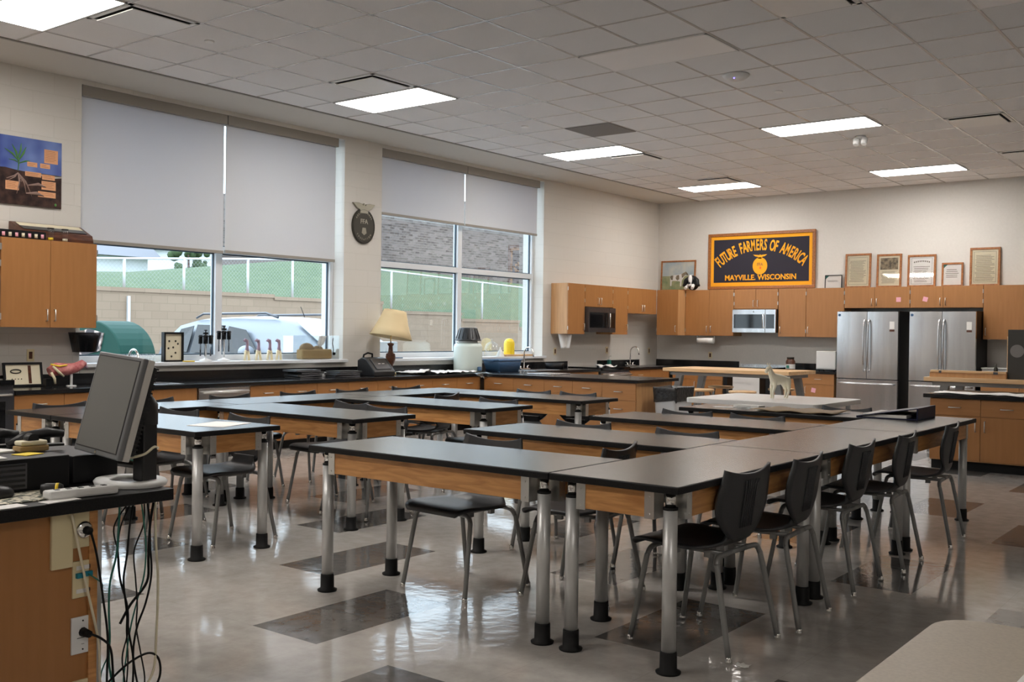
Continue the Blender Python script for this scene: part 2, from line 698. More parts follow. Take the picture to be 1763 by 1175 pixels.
# ceiling: painted border + tiles
cl = MB()
cl.cur = 0
cl.box(.87, XR, YF, YB, HC, HC + .05)
struct(cl.build('ceiling', 'ceiling'))
so = MB()
so.box(0, .845, YF, YB, HC - .0, HC + .05)
struct(so.build('trim_1', 'soffit'))
struct(bx('trim_2', 'frame_wood' if 0 else 'blind_box', (.845, .875, YF, YB, HC - .012, HC + .05)))
tee = MB()
k = -12
xs = [3.31 + S * i for i in range(-3, 16)]
ys = [4.2 + S * j for j in range(-16, 15)]
for x in xs:
    if .9 < x < XR:
        tee.box(x - .012, x + .012, YF, YB, HC - .003, HC + .01)
for y in ys:
    if YF < y < YB:
        tee.box(.875, XR, y - .012, y + .012, HC - .0028, HC + .01)
struct(tee.build('trim_3', 'tee'))
# cove base on walls where seen
struct(MB().box(0, XR, YB - .01, YB, 0, .1).build('baseboard_back', 'rubber'))


# windows ---------------------------------------------------------------
def window(n, a, b2, mid):
    r = struct(bpy.data.objects.new('window_%d' % n, None))
    COL.objects.link(r)
    x0, x1 = -.30, -.2
    fr = MB()
    ft = .055
    for (ya, yb) in ((a, a + ft), (b2 - ft, b2), (mid - ft / 1.2, mid + ft / 1.2)):
        fr.box(x0, x1, ya, yb, SZ, TZ)
    for (za, zb) in ((SZ, SZ + .07), (TZ - ft, TZ), (2.265, 2.345)):
        fr.box(x0 + .001, x1 - .001, a, b2, za, zb)
    fr.build('window_frame', 'frame_white', r, .004)
    gk = MB()
    for (ya, yb) in ((a + ft, mid - ft / 1.2), (mid + ft / 1.2, b2 - ft)):
        for (za, zb) in ((SZ + .07, 2.265), (2.345, TZ - ft)):
            g = .014
            gk.box(-.262, -.238, ya, ya + g, za, zb)
            gk.box(-.262, -.238, yb - g, yb, za, zb)
            gk.box(-.262, -.238, ya, yb, za, za + g)
            gk.box(-.262, -.238, ya, yb, zb - g, zb)
    gk.build('gasket', 'gasket', r)
    for (ya, yb) in ((a + ft, mid - ft / 1.2), (mid + ft / 1.2, b2 - ft)):
        for (za, zb) in ((SZ + .07, 2.265), (2.345, TZ - ft)):
            bx('pane', 'glass', (-.252, -.248, ya, yb, za, zb), r)
    sl = MB().box(-.2, .075, a - .03, b2 + .03, SZ - .04, SZ)
    sl.build('window_sill', 'frame_white', r, .006)
    bx('sill_apron', 'cmu_y', (0.0, .012, a, b2, .9, SZ - .04), r)
    return r


window(1, *W1, 3.87)
window(2, *W2, 8.21)


def shade(n, a, b2, zb, label):
    t = thing('roller_shade', label, 'window shade', (-.07, (a + b2) / 2, zb), 0, 'roller shades in the windows')
    h = (b2 - a) / 2
    bx('shade_fabric', 'shade', (-.001, .001, -h, h, .03, 3.76 - zb), t)
    MB().box(-.012, .012, -h, h, 0, .035).build('bottom_rail', 'blind_box', t, .003)
    MB().box(-.06, .055, -h - .008, h + .008, 3.75 - zb, TZ - zb).build('cassette', 'blind_box', t, .004)
    return t


shade(1, W1[0] + .02, 3.825, 2.25, 'white roller shade in the left half of the left window')
shade(2, 3.85, W1[1] - .1, 2.26, 'white roller shade in the right half of the left window')
shade(3, W2[0] + .02, 8.142, 2.965, 'short white roller shade left half of the right window, right of the oval plaque')
shade(4, 8.167, W2[1] - .1, 2.965, 'short white roller shade in the right half of the right window')
# light strip between the shades: visible white mullion covers exist in frame

# ================================================================== CEILING FIXTURES
def troffer(x, y, lit, label, group):
    t = thing('ceiling_light', label, 'ceiling light', (x, y, HC - .012), 0, group)
    MB().box(.012, 2 * S - .012, .012, .03, 0, .03).box(.012, 2 * S - .012, S - .03, S - .012, 0, .03)\
        .box(.012, .03, .012, S - .012, 0, .03).box(2 * S - .03, 2 * S - .012, .012, S - .012, 0, .03).build('light_frame', 'white', t)
    bx('diffuser', 'light_on' if lit else 'light_off', (.03, 2 * S - .03, .03, S - .03, .002, .01), t)
    return t


LX = [3.31 - 3 * S, 3.31 + 2 * S, 3.31 + 7 * S]
LY = [4.2 - 6 * S, 4.2, 4.2 + 6 * S, 4.2 + 12 * S]
troffer(LX[0], LY[0], 1, 'lit ceiling light nearest the poster, cut by the top left of the picture', 'lit ceiling lights')
troffer(LX[0], LY[1], 1, 'lit ceiling light above the wall between the two windows', 'lit ceiling lights')
troffer(LX[0], LY[2], 1, 'lit ceiling light just beyond the grey square grille', 'lit ceiling lights')
troffer(LX[0], LY[3], 1, 'lit ceiling light nearest the far left corner of the room', 'lit ceiling lights')
troffer(LX[1], LY[2], 1, 'lit ceiling light with the white twin sensor hanging at its right end', 'lit ceiling lights')
troffer(LX[1], LY[3], 1, 'lit ceiling light nearest the back wall above the refrigerators', 'lit ceiling lights')
troffer(LX[1], LY[0], 1, 'lit ceiling light above the left tables, outside the picture', 'lit ceiling lights')
troffer(LX[0], LY[0] - 6 * S, 1, 'lit ceiling light beside the camera at the window side, outside the picture', 'lit ceiling lights')
troffer(LX[1], LY[0] - 6 * S, 1, 'lit ceiling light left behind the camera, outside the picture', 'lit ceiling lights')
troffer(LX[2] + 5 * S, LY[0] - 6 * S, 1, 'lit ceiling light right behind the camera, outside the picture', 'lit ceiling lights')
troffer(LX[1], LY[1], 0, 'unlit ceiling light left of the round access point', 'unlit ceiling lights')
troffer(LX[2], LY[1], 0, 'unlit ceiling light cut off at the top right corner', 'unlit ceiling lights')


def diffuser(i, j, label, kind=0):
    x, y = 3.31 + S * i, 4.2 + S * j
    t = thing('ceiling_vent', label, 'air vent', (x + S / 2, y + S / 2, HC - .02), 0, 'square ceiling vents')
    h = S / 2 - .01
    if kind == 1:
        bx('grille_face', 'grille', (-h, h, -h, h, .01, .018), t)
        return t
    fr = MB()
    fr.box(-h, h, -h, -h + .035, .012, .02).box(-h, h, h - .035, h, .012, .02).box(-h, -h + .035, -h, h, .012, .02).box(h - .035, h, -h, h, .012, .02)
    fr.build('vent_frame', 'diff_face', t)
    bx('vent_throat', 'dark_gap', (-h + .035, h - .035, -h + .035, h - .035, .0185, .0195), t)
    MB().prism([(-h + .055, -h + .055), (h - .055, -h + .055), (h - .055, h - .055), (-h + .055, h - .055)], -.006, .004).build(
        'vent_plate', 'diff_face', t, .003)
    return t


diffuser(-2, -5, 'square air vent beside the nearest lit light, above the left window')
diffuser(-2, -1, 'square air vent touching the lit light between the two windows')
diffuser(-1, 4, 'flat grey square ceiling grille before the third lit light', 1)
diffuser(-2, 7, 'square air vent at the right end of the third lit light')
diffuser(-2, 11, 'small distant air vent behind the lit light in the far left corner')
diffuser(5, 7, 'square air vent on the right, level with the light with the sensor')
diffuser(5, 11, 'distant air vent cut by the right edge of the picture')
diffuser(5, -1, 'grey air vent cut by the top edge right of the unlit light')
wap = thing('wireless_access_point', 'round white ceiling access point with a tiny blue light', 'access point', (5.52, 5.62, HC - .004))
MB().lathe([(.13, 0), (.13, -.012), (.11, -.03), (.10, -.04), (.06, -.045)], 24).build('housing', 'white', wap)
MB().ball((.015, -.07, -.046), .007, 8, 6).build('status_light', 'led', wap)
ms = thing('twin_sensor', 'white twin-headed sensor under the ceiling beside a lit light', 'sensor', (5.47, 9.3, HC - .004))  # occupancy sensor with two heads, no lamp in it
MB().cyl(0, 0, -.03, 0, .06).build('ceiling_base', 'white', ms)
MB().tube([(-.05, 0, -.03), (-.05, -.03, -.11)], [.045, .035], 12).build('sensor_head', 'white', ms)
MB().tube([(.05, 0, -.03), (.05, -.03, -.11)], [.045, .035], 12).build('sensor_head', 'white', ms)
for k, (x, y, lb) in enumerate([(2.26, 1.94, 'tiny recessed sprinkler cover right of the nearest vent'), (2.33, 6.45, 'tiny sprinkler cover above the right window, left of the grey grille'),
                (5.58, 6.5, 'tiny sprinkler cover just beyond the access point'), (6.19, 7.94, 'faint small sprinkler cover above right of the light with the sensor'),
                (4.88, 9.24, 'small sprinkler cover below the light with the sensor'), (5.51, 11.34, 'small sprinkler cover before the light nearest the back wall'),
                (2.32, 11.17, 'small sprinkler cover before the far left corner vent')]):
    o = MB().lathe([(.045, 0), (.045, -.006), (.03, -.012)], 16).build('sprinkler_cover', 'diff_face')
    o.location = (x, y, HC - .001)
    tag(o, lb, 'sprinkler cover', 'sprinkler covers in the ceiling')

# ================================================================== TABLES
TH = .77


def make_table(L=1.555, W=.63):
    t = thing('lab_table', '', 'table')
    MB().cur
    tb = MB()
    tb.cur = 0
    tb.box(0, L, 0, W, TH - .03, TH)
    top = tb.build('tabletop', ['black_top'], t, .004)
    fc = MB().box(.006, L - .006, .006, W - .006, TH - .003, TH + .0012).build('laminate_face', 'grey_top', top)
    # legs
    q = .075
    for ix, x in enumerate((q, L - q)):
        for iy, y in enumerate((q, W - q)):
            lg = MB().cyl(x, y, .07, .665, .03, 20).build('leg', 'alu', t)
            MB().lathe([(.05, 0), (.052, .008), (.036, .016), (.035, .085), (.033, .09)], 20, Matrix.Translation((x, y, 0))).build('foot', 'rubber', lg)
            MB().cyl(x, y, .665, .675, .031, 20).build('collar', 'rubber', lg)
            p = MB().cyl(x, y, .675, TH - .03, .023, 16)
            p.build('inner_post', 'chrome', lg)
            sx = 1 if ix == 0 else -1
            sy = 1 if iy == 0 else -1
            br = MB()
            # U shaped apron brackets
            xb = x + sx * .05
            br.box(min(xb, xb + sx * .006), max(xb, xb + sx * .006), min(y - sy * .045, y + sy * .035), max(y - sy * .045, y + sy * .035), .625, TH - .032)
            yy = y - sy * .045
            br.box(min(xb, xb + sx * .045), max(xb, xb + sx * .045), yy - .002, yy + .002, .625, TH - .032)
            yb = y + sy * .05
            br.box(min(x - sx * .045, x + sx * .035), max(x - sx * .045, x + sx * .035), min(yb, yb + sy * .006), max(yb, yb + sy * .006), .625, TH - .032)
            xx = x - sx * .045
            br.box(xx - .002, xx + .002, min(yb, yb + sy * .045), max(yb, yb + sy * .045), .625, TH - .032)
            for zz in (.645, .715):
                br.lathe([(.005, 0), (.003, .003)], 8, Matrix.Translation((xb + sx * .022, yy - sy * .002, zz)) @ Matrix.Rotation(PI / 2 * sy, 4, 'X'))
                br.lathe([(.005, 0), (.003, .003)], 8, Matrix.Translation((xx - sx * .002, yb + sy * .022, zz)) @ Matrix.Rotation(-PI / 2 * sx, 4, 'Y'))
            br.build('bracket', 'nickel', t)
    a = .032
    e = .135
    MB().box(e, L - e, a, a + .02, .63, TH - .031).build('apron', 'oak', t, .002)
    MB().box(e, L - e, W - a - .02, W - a, .63, TH - .031).build('apron', 'oak', t, .002)
    MB().box(a, a + .02, e, W - e, .63, TH - .031).build('apron', 'oak', t, .002)
    MB().box(L - a - .02, L - a, e, W - e, .63, TH - .031).build('apron', 'oak', t, .002)
    return t


TB = make_table()
used = [0]
GR = 'black topped lab tables of the right group'
GL = 'black topped lab tables of the left group'


def table(x, y, rz, label, grp):
    if not used[0]:
        used[0] = 1
        o = TB
        o.location = (x, y, 0)
        o.rotation_euler = (0, 0, rz)
        o['label'] = label
        o['group'] = grp
        return o
    return dup(TB, (x, y, 0), rz, label, grp)


def table_s(x, y, rz, label, grp, sx):
    o = table(x, y, rz, label, grp)
    o.scale = (sx, 1, 1)
    return o


# right group: a column of three, four arms reaching left
CX1 = 7.96
for k, lb in enumerate(['lab table nearest the camera in the right column, its bare corner in front',
                        'middle lab table of the right column, between two seams',
                        'far lab table of the right column carrying the dark blue binder']):
    table(CX1, .065 + k * 1.557, PI / 2, lb, GR)
table(5.772, .065, 0, 'lab table across the front of the right group, nearest bare tabletop', GR)
table(5.772, 1.32, 0, 'second lab table arm of the right group, behind the front one', GR)
table(5.772, 2.745, 0, 'third lab table arm of the right group, ending near the trash can', GR)
table(5.772, 4.10, 0, 'fourth and farthest lab table arm of the right group, below the white table', GR)
# left group
for k, lb in enumerate(['nearest table of the left column, partly behind the monitor', 'middle table of the left column before the stacked laptops',
                        'far table of the left column near the lamp']):
    table(3.17, .045 + k * 1.56, PI / 2, lb, GL)
table_s(3.175, .045, 0, 'front arm table of the left group with the sheet of paper on it', GL, 1.05)
table_s(3.175, 1.29, 0, 'second arm table of the left group, behind the one with the paper', GL, 1.05)
table_s(3.175, 2.70, 0, 'third arm table of the left group', GL, 1.06)
table_s(3.175, 4.07, 0, 'farthest arm table of the left group, before the sink counter', GL, 1.05)


# ================================================================== CHAIRS
def make_chair():
    t = thing('school_chair', '', 'chair')
    #        y      z    halfwidth  edgez  edgey
    sec = [(-.262, .430, .175, .0, .0), (-.255, .452, .205, .0, 0), (-.20, .463, .225, .004, 0), (-.08, .455, .232, .008, 0), (.04, .449, .222, .01, 0),
           (.10, .452, .19, .012, 0), (.145, .468, .14, .01, 0), (.165, .50, .11, 0, -.008), (.174, .54, .105, 0, -.012)]
    sec2 = [(.160, .485, .07, 0, -.002), (.168, .505, .115, .0, -.006), (.176, .54, .165, 0, -.014), (.184, .59, .215, 0, -.022), (.193, .65, .238, 0, -.028), (.202, .71, .232, 0, -.028),
            (.210, .757, .216, .008, -.024), (.214, .778, .208, .028, -.022)]

    def surf(secs, name, off):
        rows = []
        ps = catmull([(a[0], a[1], a[2]) for a in secs], 4)
        qs = catmull([(a[3], a[4], 0) for a in secs], 4)
        nn = 12
        for p, q in zip(ps, qs):
            row = []
            for k in range(nn + 1):
                u = -1 + 2 * k / nn
                row.append((p.z * u, p.x + off + q.y * u * u, p.y + q.x * abs(u) ** 2.2))
            rows.append(row)
        mb = MB().grid(rows)
        return mb

    seat = surf(sec, 'seat', 0).build('seat', 'shell', t, solid=.014, off=0)
    bk = surf(sec2, 'backrest', .012).build('backrest', 'shell', t, solid=.013, off=0)
    rb = MB()
    for kx in (-.05, -.03, -.01, .01, .03, .05):
        path = [(kx, .1755 + .0185, .54), (kx, .1865 + .0185, .60), (kx, .1955 + .0185, .66), (kx, .2035 + .0185, .71), (kx * 1.2, .2105 + .0185, .75)]
        rb.tube(path, .005, 6)
    rb.build('back_ribs', 'shell', bk)
    # cushion block under the seat
    for s in (-1, 1):
        fp = [(s * .232, -.245, .012), (s * .205, -.185, .36), (s * .2, -.178, .395), (s * .185, -.174, .42), (s * .155, -.172, .43), (s * .06, -.172, .432)]
        rp2 = [(s * .232, .245, .012), (s * .205, .175, .36), (s * .2, .166, .395), (s * .185, .161, .42), (s * .155, .16, .43), (s * .06, .16, .432)]
        for pth in (fp, rp2):
            lg = MB().tube(catmull(pth, 4), .0125, 10).build('leg', 'tube', t)
            x, y = pth[0][0], pth[0][1]
            MB().lathe([(.011, 0), (.015, .004), (.015, .012), (.0125, .022), (.0128, .03)], 12, Matrix.Translation((x, y, 0))).build('glide', 'chrome', lg)
    fr = MB()
    fr.tube([(-.065, -.172, .432), (.065, -.172, .432)], .0125, 8).tube([(-.065, .16, .432), (.065, .16, .432)], .0125, 8)
    for s in (-1, 1):
        fr.tube([(s * .11, -.17, .432), (s * .11, .16, .432)], .010, 8)
        fr.box(s * .11 - .012, s * .11 + .012, -.10, -.07, .405, .43)
        fr.box(s * .11 - .012, s * .11 + .012, .06, .09, .405, .43)
    fr.build('seat_frame', 'tube', t)
    return t


CH = make_chair()
cused = [0]


def chair(x, y, rdeg, label, grp):
    rz = math.radians(rdeg)
    if not cused[0]:
        cused[0] = 1
        CH.location = (x, y, 0)
        CH.rotation_euler = (0, 0, rz)
        CH['label'] = label
        CH['group'] = grp
        return CH
    return dup(CH, (x, y, 0), rz, label, grp)


G1 = 'charcoal chairs along the right side of the right table column'
chair(7.79, .64, -92, 'nearest charcoal school chair, at the front right table corner', G1)
chair(7.83, 1.21, -86, 'second charcoal school chair from the front, right of the tables', G1)
chair(7.80, 2.07, -89, 'third charcoal school chair from the front, right of the tables', G1)
chair(7.83, 2.77, -86, 'fourth charcoal school chair from the front, right of the tables', G1)
chair(7.85, 3.69, -86, 'farthest charcoal school chair right of the tables, nearest the binder', G1)
G2 = 'charcoal chairs tucked inside the right table group'
chair(6.36, .665, -4, 'charcoal chair tucked behind the front right table, whole seat seen under it', G2)
chair(6.92, .96, -82, 'charcoal chair turned sideways in the inner corner of the front right tables', G2)
chair(6.20, 1.82, 0, 'charcoal chair behind the second right arm table, toward its left end', G2)
chair(6.96, 1.81, 0, 'charcoal chair behind the second right arm table, toward the column', G2)
chair(6.20, 3.24, 0, 'charcoal chair behind the third right arm table, left of its neighbour', G2)
chair(6.77, 3.24, 0, 'charcoal chair behind the third right arm table, right of its neighbour', G2)
chair(6.93, 4.60, -4, 'charcoal chair behind the fourth right arm, before the left refrigerator', G2)
G3 = 'charcoal chairs along the window side of the left tables'
for k, (y, lb) in enumerate([(.50, 'charcoal chair back at the far left end of the left tables, left of the monitor'),
                             (1.27, 'charcoal chair back just right of the monitor, on the window side'),
                             (2.05, 'charcoal chair back in front of the dishwasher'),
                             (2.82, 'charcoal chair back right of the dishwasher, below the laptop stack'),
                             (3.51, 'charcoal chair back on the window side below the second laptop stack'),
                             (4.28, 'charcoal chair back on the window side below the lamp')]):
    chair(2.66, y, 90, lb, G3)
G4 = 'charcoal chairs tucked inside the left table group'
chair(4.33, .60, 0, 'charcoal chair under the front left table beside the sheet of paper', G4)
chair(3.55, .60, 4, 'charcoal chair behind the front left table, nearest the monitor stand', G4)
chair(3.80, 2.02, -4, 'taller standing charcoal chair back behind the second left arm table, left one', G4)
chair(4.36, 1.87, 2, 'charcoal chair behind the second left arm table, toward its free end', G4)
chair(3.40, 3.60, -80, 'charcoal chair turned sideways beyond the third left arm table, back catching light', G4)
chair(4.38, 3.22, 0, 'charcoal chair behind the third left arm table near its free end', G4)
chair(3.76, 4.57, 0, 'charcoal chair behind the farthest left arm, left of two against the sink cabinets', G4)
chair(4.30, 4.57, 0, 'charcoal chair behind the farthest left arm, right of two near the trash can', G4)


# ================================================================== CABINETS
CT = .79      # counter height
CF = .70      # counter depth
def bar_handle(parent, c, axis, L=.11, out=(1, 0, 0)):
    c = Vector(c)
    o = Vector(out)
    a = Vector(axis)
    p = [c - a * L / 2, c - a * L / 2 + o * .028, c + a * L / 2 + o * .028, c + a * L / 2]
    return MB().tube(p, .0055, 6).build('handle', 'nickel', parent)


def base_unit(label, org, rz, wdt, layout, depth=.66, group=None):
    """front faces local -y at y=0; body goes +y. layout: list of (x0,x1,z0,z1,kind)"""
    t = thing('base_cabinet', label, 'cabinet', org, rz, group or 'maple base cabinets')
    MB().box(.001, wdt - .001, .02, depth, .1, CT - .041).build('body', 'maple_edge', t)
    bx('toe_kick', 'rubber', (.001, wdt - .001, .08, depth - .05, 0, .1), t)
    for (x0, x1, z0, z1, kd) in layout:
        g = .002
        d = MB().box(x0 + g, x1 - g, 0, .019, z0 + g, z1 - g).build('drawer' if kd in 'w' else 'door', 'maple_h' if kd == 'w' else 'maple', t, .001)
        if kd == 'w':
            bar_handle(d, ((x0 + x1) / 2, 0, (z0 + z1) / 2 + .0), (1, 0, 0), .115, (0, -1, 0))
        elif kd == 'l':
            bar_handle(d, (x1 - .045, 0, z1 - .1), (0, 0, 1), .11, (0, -1, 0))
        elif kd == 'r':
            bar_handle(d, (x0 + .045, 0, z1 - .1), (0, 0, 1), .11, (0, -1, 0))
    return t


def two(wd, zt=.57):
    return [(0, wd / 2, zt, CT - .045, 'w'), (wd / 2, wd, zt, CT - .045, 'w'), (0, wd / 2, .11, zt, 'l'), (wd / 2, wd, .11, zt, 'r')]


FX = CF - .025
HP = PI / 2


def wside(y0, y1, label, layout=None):
    wd = y1 - y0
    return base_unit(label, (FX, y0, 0), HP, wd, layout or two(wd), FX - .01)


wside(1.03, 1.98, 'base cabinet under the black framed picture, right of the left stove')
wside(1.98, 2.97, 'sink base cabinet left of the dishwasher', [(0, .99, .57, CT - .045, 'x'), (0, .495, .11, .57, 'l'), (.495, .99, .11, .57, 'r')])
wside(3.66, 4.63, 'base cabinet right of the dishwasher, below the left window')
wside(4.63, 5.64, 'base cabinet under the two laptop stacks')
wside(5.64, 6.66, 'base cabinet under the desk phone and lamp')
wside(6.66, 7.67, 'base cabinet in the inner corner under the plastic sheet')
wside(8.75, 10.77, 'base cabinet left of the range under the microwave', [(0, 1.0, .57, CT - .045, 'x'), (1.0, 2.0, .57, CT - .045, 'w')])
wside(11.74, 13.18, 'base cabinet under the far corner sink', [(0, .7, .57, CT - .045, 'w'), (.7, 1.4, .57, CT - .045, 'x')])


# peninsula, front faces -y at y=7.7
def pen(x0, x1, label, layout=None, y=7.70, d=.95):
    return base_unit(label, (x0, y, 0), 0, x1 - x0, layout or two(x1 - x0), d)


pen(.72, 1.77, 'peninsula cabinet next to the inner corner')
pen(1.77, 2.70, 'middle peninsula cabinet with two drawers')
pen(2.70, 3.21, 'end peninsula cabinet with stacked drawers beside the trash can', [(0, .51, .52, CT - .045, 'w'), (0, .51, .3, .52, 'w'), (0, .51, .11, .3, 'w')])
# right island
pen(6.80, 7.80, 'island cabinet at the right with two drawers over doors', y=7.70)
pen(7.80, 8.80, 'island cabinet cut by the right edge of the picture', y=7.70)
# back wall base cabinets (front faces -y at y=13.18)
BY = 13.18
for x0, x1, lb in ((.72, 1.73, 'back wall base cabinet left of the white oven'), (2.68, 3.75, 'back wall base cabinet left of the refrigerators with pink notes'),
                   (6.02, 7.1, 'back wall base cabinet right of the refrigerators'), (7.1, 8.2, 'back wall base cabinet beyond the right edge')):
    base_unit(lb, (x0, BY, 0), 0, x1 - x0, two(x1 - x0), .66)

# worktops
def worktop(name, label, boxes, m='epoxy'):
    mb = MB()
    for b6 in boxes:
        mb.box(*b6)
    o = mb.build(name, m, None, .003)
    return tag(o, label, 'countertop')


e = .001
worktop('countertop', 'long black countertop under the windows with black backsplash',
        [(e, CF, 1.03, 7.67, CT - .04, CT), (e, .03, 1.03, 7.67, CT, .90)])
worktop('countertop', 'black L-shaped counter of the sink peninsula',
        [(e, 3.25, 7.671, 8.76, CT - .04, CT), (e, CF, 8.761, 10.78, CT - .04, CT), (e, .03, 7.671, 10.78, CT, .90)])
worktop('countertop', 'black corner countertop with the far sink and backsplash',
        [(e, CF, 11.73, BY - .021, CT - .04, CT), (e, 1.73, BY - .02, YB - .001, CT - .04, CT), (e, .03, 11.73, BY - .021, CT, .90), (e, 1.73, YB - .03, YB - .001, CT, .90)])
worktop('countertop', 'black countertop between the white oven and the left refrigerator', [(2.68, 3.79, BY - .02, YB - .001, CT - .04, CT), (2.68, 3.79, YB - .03, YB - .001, CT, .90)])
worktop('countertop', 'black countertop right of the refrigerators', [(6.0, 9.4, BY - .02, YB - .011, CT - .04, CT), (6.0, 9.4, YB - .03, YB - .011, CT, .90)])
worktop('countertop', 'black topped island counter at the right with papers on it', [(6.74, 9.6, 7.66, 8.76, CT - .04, CT)])


# upper cabinets
def upper(label, org, rz, wdt, z0, z1, doors, depth=.33, group='maple wall cabinets'):
    t = thing('wall_cabinet', label, 'cabinet', (org[0], org[1], z0), rz, group)
    h = z1 - z0
    MB().box(.001, wdt - .001, .02, depth, 0, h).build('body', 'maple_edge', t)
    for x0, x1, side in doors:
        d = MB().box(x0 + .002, x1 - .002, 0, .019, .001, h - .001).build('door', 'maple', t, .001)
        hx = x1 - .04 if side == 'l' else x0 + .04
        bar_handle(d, (hx, 0, .12 if h > .5 else .1), (0, 0, 1), .11, (0, -1, 0))
        hz = x0 if side == 'l' else x1
        hb = MB()
        for zz in (.07, h - .12):
            hb.box(hz - .006, hz + .006, -.006, 0, zz, zz + .06)
        hb.build('hinge', 'nickel', d)
    return t


UF = .35
UB, UT = 1.365, 2.205
upper('wall cabinet left of the left window, carrying the seed display boxes', (UF, 1.055, 0), HP, .955, UB, UT, [(0, .4775, 'l'), (.4775, .955, 'r')], UF - .01)
upper('short wall cabinet over the left microwave at the picture edge', (UF, .1, 0), HP, .95, 1.86, UT, [(0, .475, 'l'), (.475, .95, 'r')], UF - .01)
upper('wall cabinet right of the right window with a pale side panel', (UF, 10.3, 0), HP, .5, UB, UT, [(0, .5, 'l')], UF - .01)
upper('short wall cabinet above the window wall microwave', (UF, 10.80, 0), HP, .88, 1.83, UT, [(0, .44, 'l'), (.44, .88, 'r')], UF - .01)
upper('tall narrow wall cabinet right of the window wall microwave', (UF, 11.68, 0), HP, .5, UB, UT, [(0, .5, 'l')], UF - .01)
upper('short wall cabinet over the far sink', (UF, 12.18, 0), HP, 1.02, 1.75, UT, [(0, .51, 'l'), (.51, 1.02, 'r')], UF - .01)
UY = YB - .36
# corner cabinet (diagonal-ish) then back wall run
upper('corner wall cabinet under the cow picture', (UF + .0, UY - .28, 0), 0, .44, UB, UT, [(0, .44, 'l')], .63)
upper('double wall cabinet under the stuffed cow', (.80, UY, 0), 0, .97, UB, UT, [(0, .485, 'l'), (.485, .97, 'r')], .35)
upper('short wall cabinet above the back wall microwave', (1.78, UY, 0), 0, .83, 1.85, UT, [(0, .415, 'l'), (.415, .83, 'r')], .35)
upper('wall cabinet right of the back wall microwave', (2.62, UY, 0), 0, .5, UB, UT, [(0, .5, 'r')], .35)
upper('wall cabinet left of the refrigerators under the small black frame', (3.125, UY, 0), 0, .66, UB, UT, [(0, .66, 'r')], .35)
upper('short wall cabinet above the left refrigerator with one pink note', (3.79, UY, 0), 0, 1.07, 1.86, UT, [(0, .5, 'l'), (.5, 1.07, 'r')], .35)
upper('short wall cabinet above the right refrigerator with one tilted pink note', (4.865, UY, 0), 0, 1.1, 1.86, UT, [(0, .505, 'l'), (.505, 1.1, 'r')], .35)
upper('wall cabinet right of the refrigerators', (5.97, UY, 0), 0, .87, UB, UT, [(0, .87, 'r')], .35)
upper('wall cabinet cut off behind the charcoal board', (6.845, UY, 0), 0, 1.0, UB, UT, [(0, .5, 'l'), (.5, 1.0, 'r')], .35)

# filler behind peninsula end panel is body (pale). Pink notes
def note(x, y, z, rot, label, rotx=0):
    o = MB().box(-.037, .037, -.0012, 0, -.037, .037).build('sticky_note', 'pink')
    o.location = (x, y, z)
    o.rotation_euler = (rotx, rot, 0)
    tag(o, label, 'sticky note', 'pink sticky notes on cabinet doors')


note(4.68, UY - .002, 1.995, 0, 'pink sticky note on the door above the left refrigerator')
note(5.10, UY - .002, 1.997, .25, 'tilted pink sticky note on the door above the right refrigerator')
note(3.12, BY - .002, .53, .0, 'pink sticky note on the base cabinet, nearer the white horse')
note(3.40, BY - .002, .47, .2, 'tilted pink sticky note on the base cabinet next to the left refrigerator')
note(1.32, BY - .002, .52, -.1, 'pink sticky note low behind the wooden stools, left of the white oven')


# ================================================================== APPLIANCES
def microwave(label, org, rz, wdt=.84, face='steel', z0=1.43, h=.4, group='over-range microwaves'):
    t = thing('microwave', label, 'microwave', (org[0], org[1], z0), rz, group)
    MB().box(0, wdt, .02, .42, 0, h).build('body', 'steel_dark', t, .004)
    d = MB().box(.0, wdt * .76, 0, .025, .0, h).build('door', face, t, .003)
    bx('door_glass', 'black_glass', (.03, wdt * .70, -.003, 0, .075, h - .085), d)
    MB().tube([(wdt * .725, 0, .08), (wdt * .725, -.035, .09), (wdt * .725, -.04, h / 2), (wdt * .725, -.035, h - .1), (wdt * .725, 0, h - .09)], .009, 8).build('handle', 'chrome', d)
    p = MB().box(wdt * .765, wdt, 0, .025, 0, h).build('control_panel', face, t, .003)
    bx('control_glass', 'black_glass', (wdt * .78, wdt - .025, -.003, 0, .075, h - .085), p)
    MB().ball((wdt * .5, -.001, h - .04), .012, 12, 6, (1, .3, 1)).build('badge', 'steel_dark', t)
    return t


microwave('dark steel microwave over the range on the window wall', (.42, 10.82, 0), HP, .85, 'steel_dark', 1.40, .42)
microwave('bright stainless microwave in the middle of the back wall', (1.785, YB - .44, 0), 0, .82, 'steel', 1.43, .41)
microwave('dark microwave edge beyond the left picture edge', (.42, .12, 0), HP, .9, 'steel_dark', 1.42, .42)


def stove(label, org, rz, wdt=.88, face='steel', towel=False, top=.89):
    t = thing('kitchen_range', label, 'stove', org, rz, 'kitchen ranges')
    MB().box(0, wdt, .02, .68, .06, top - .06).build('body', 'steel_dark', t, .004)
    MB().box(-.0, wdt, -.005, .69, top - .06, top - .01).build('cooktop', 'black_glass', t, .004)
    d = MB().box(.01, wdt - .01, -.02, .02, .2, top - .1).build('oven_door', face, t, .004)
    bx('oven_glass', 'black_glass', (.09, wdt - .09, -.023, -.02, .3, top - .2), d)
    MB().tube([(.05, -.02, top - .14), (.05, -.065, top - .14), (wdt - .05, -.065, top - .14), (wdt - .05, -.02, top - .14)], .011, 8).build('handle', 'nickel', d)
    MB().box(.01, wdt - .01, -.015, .02, .07, .19).build('drawer', face, t, .004)
    return t


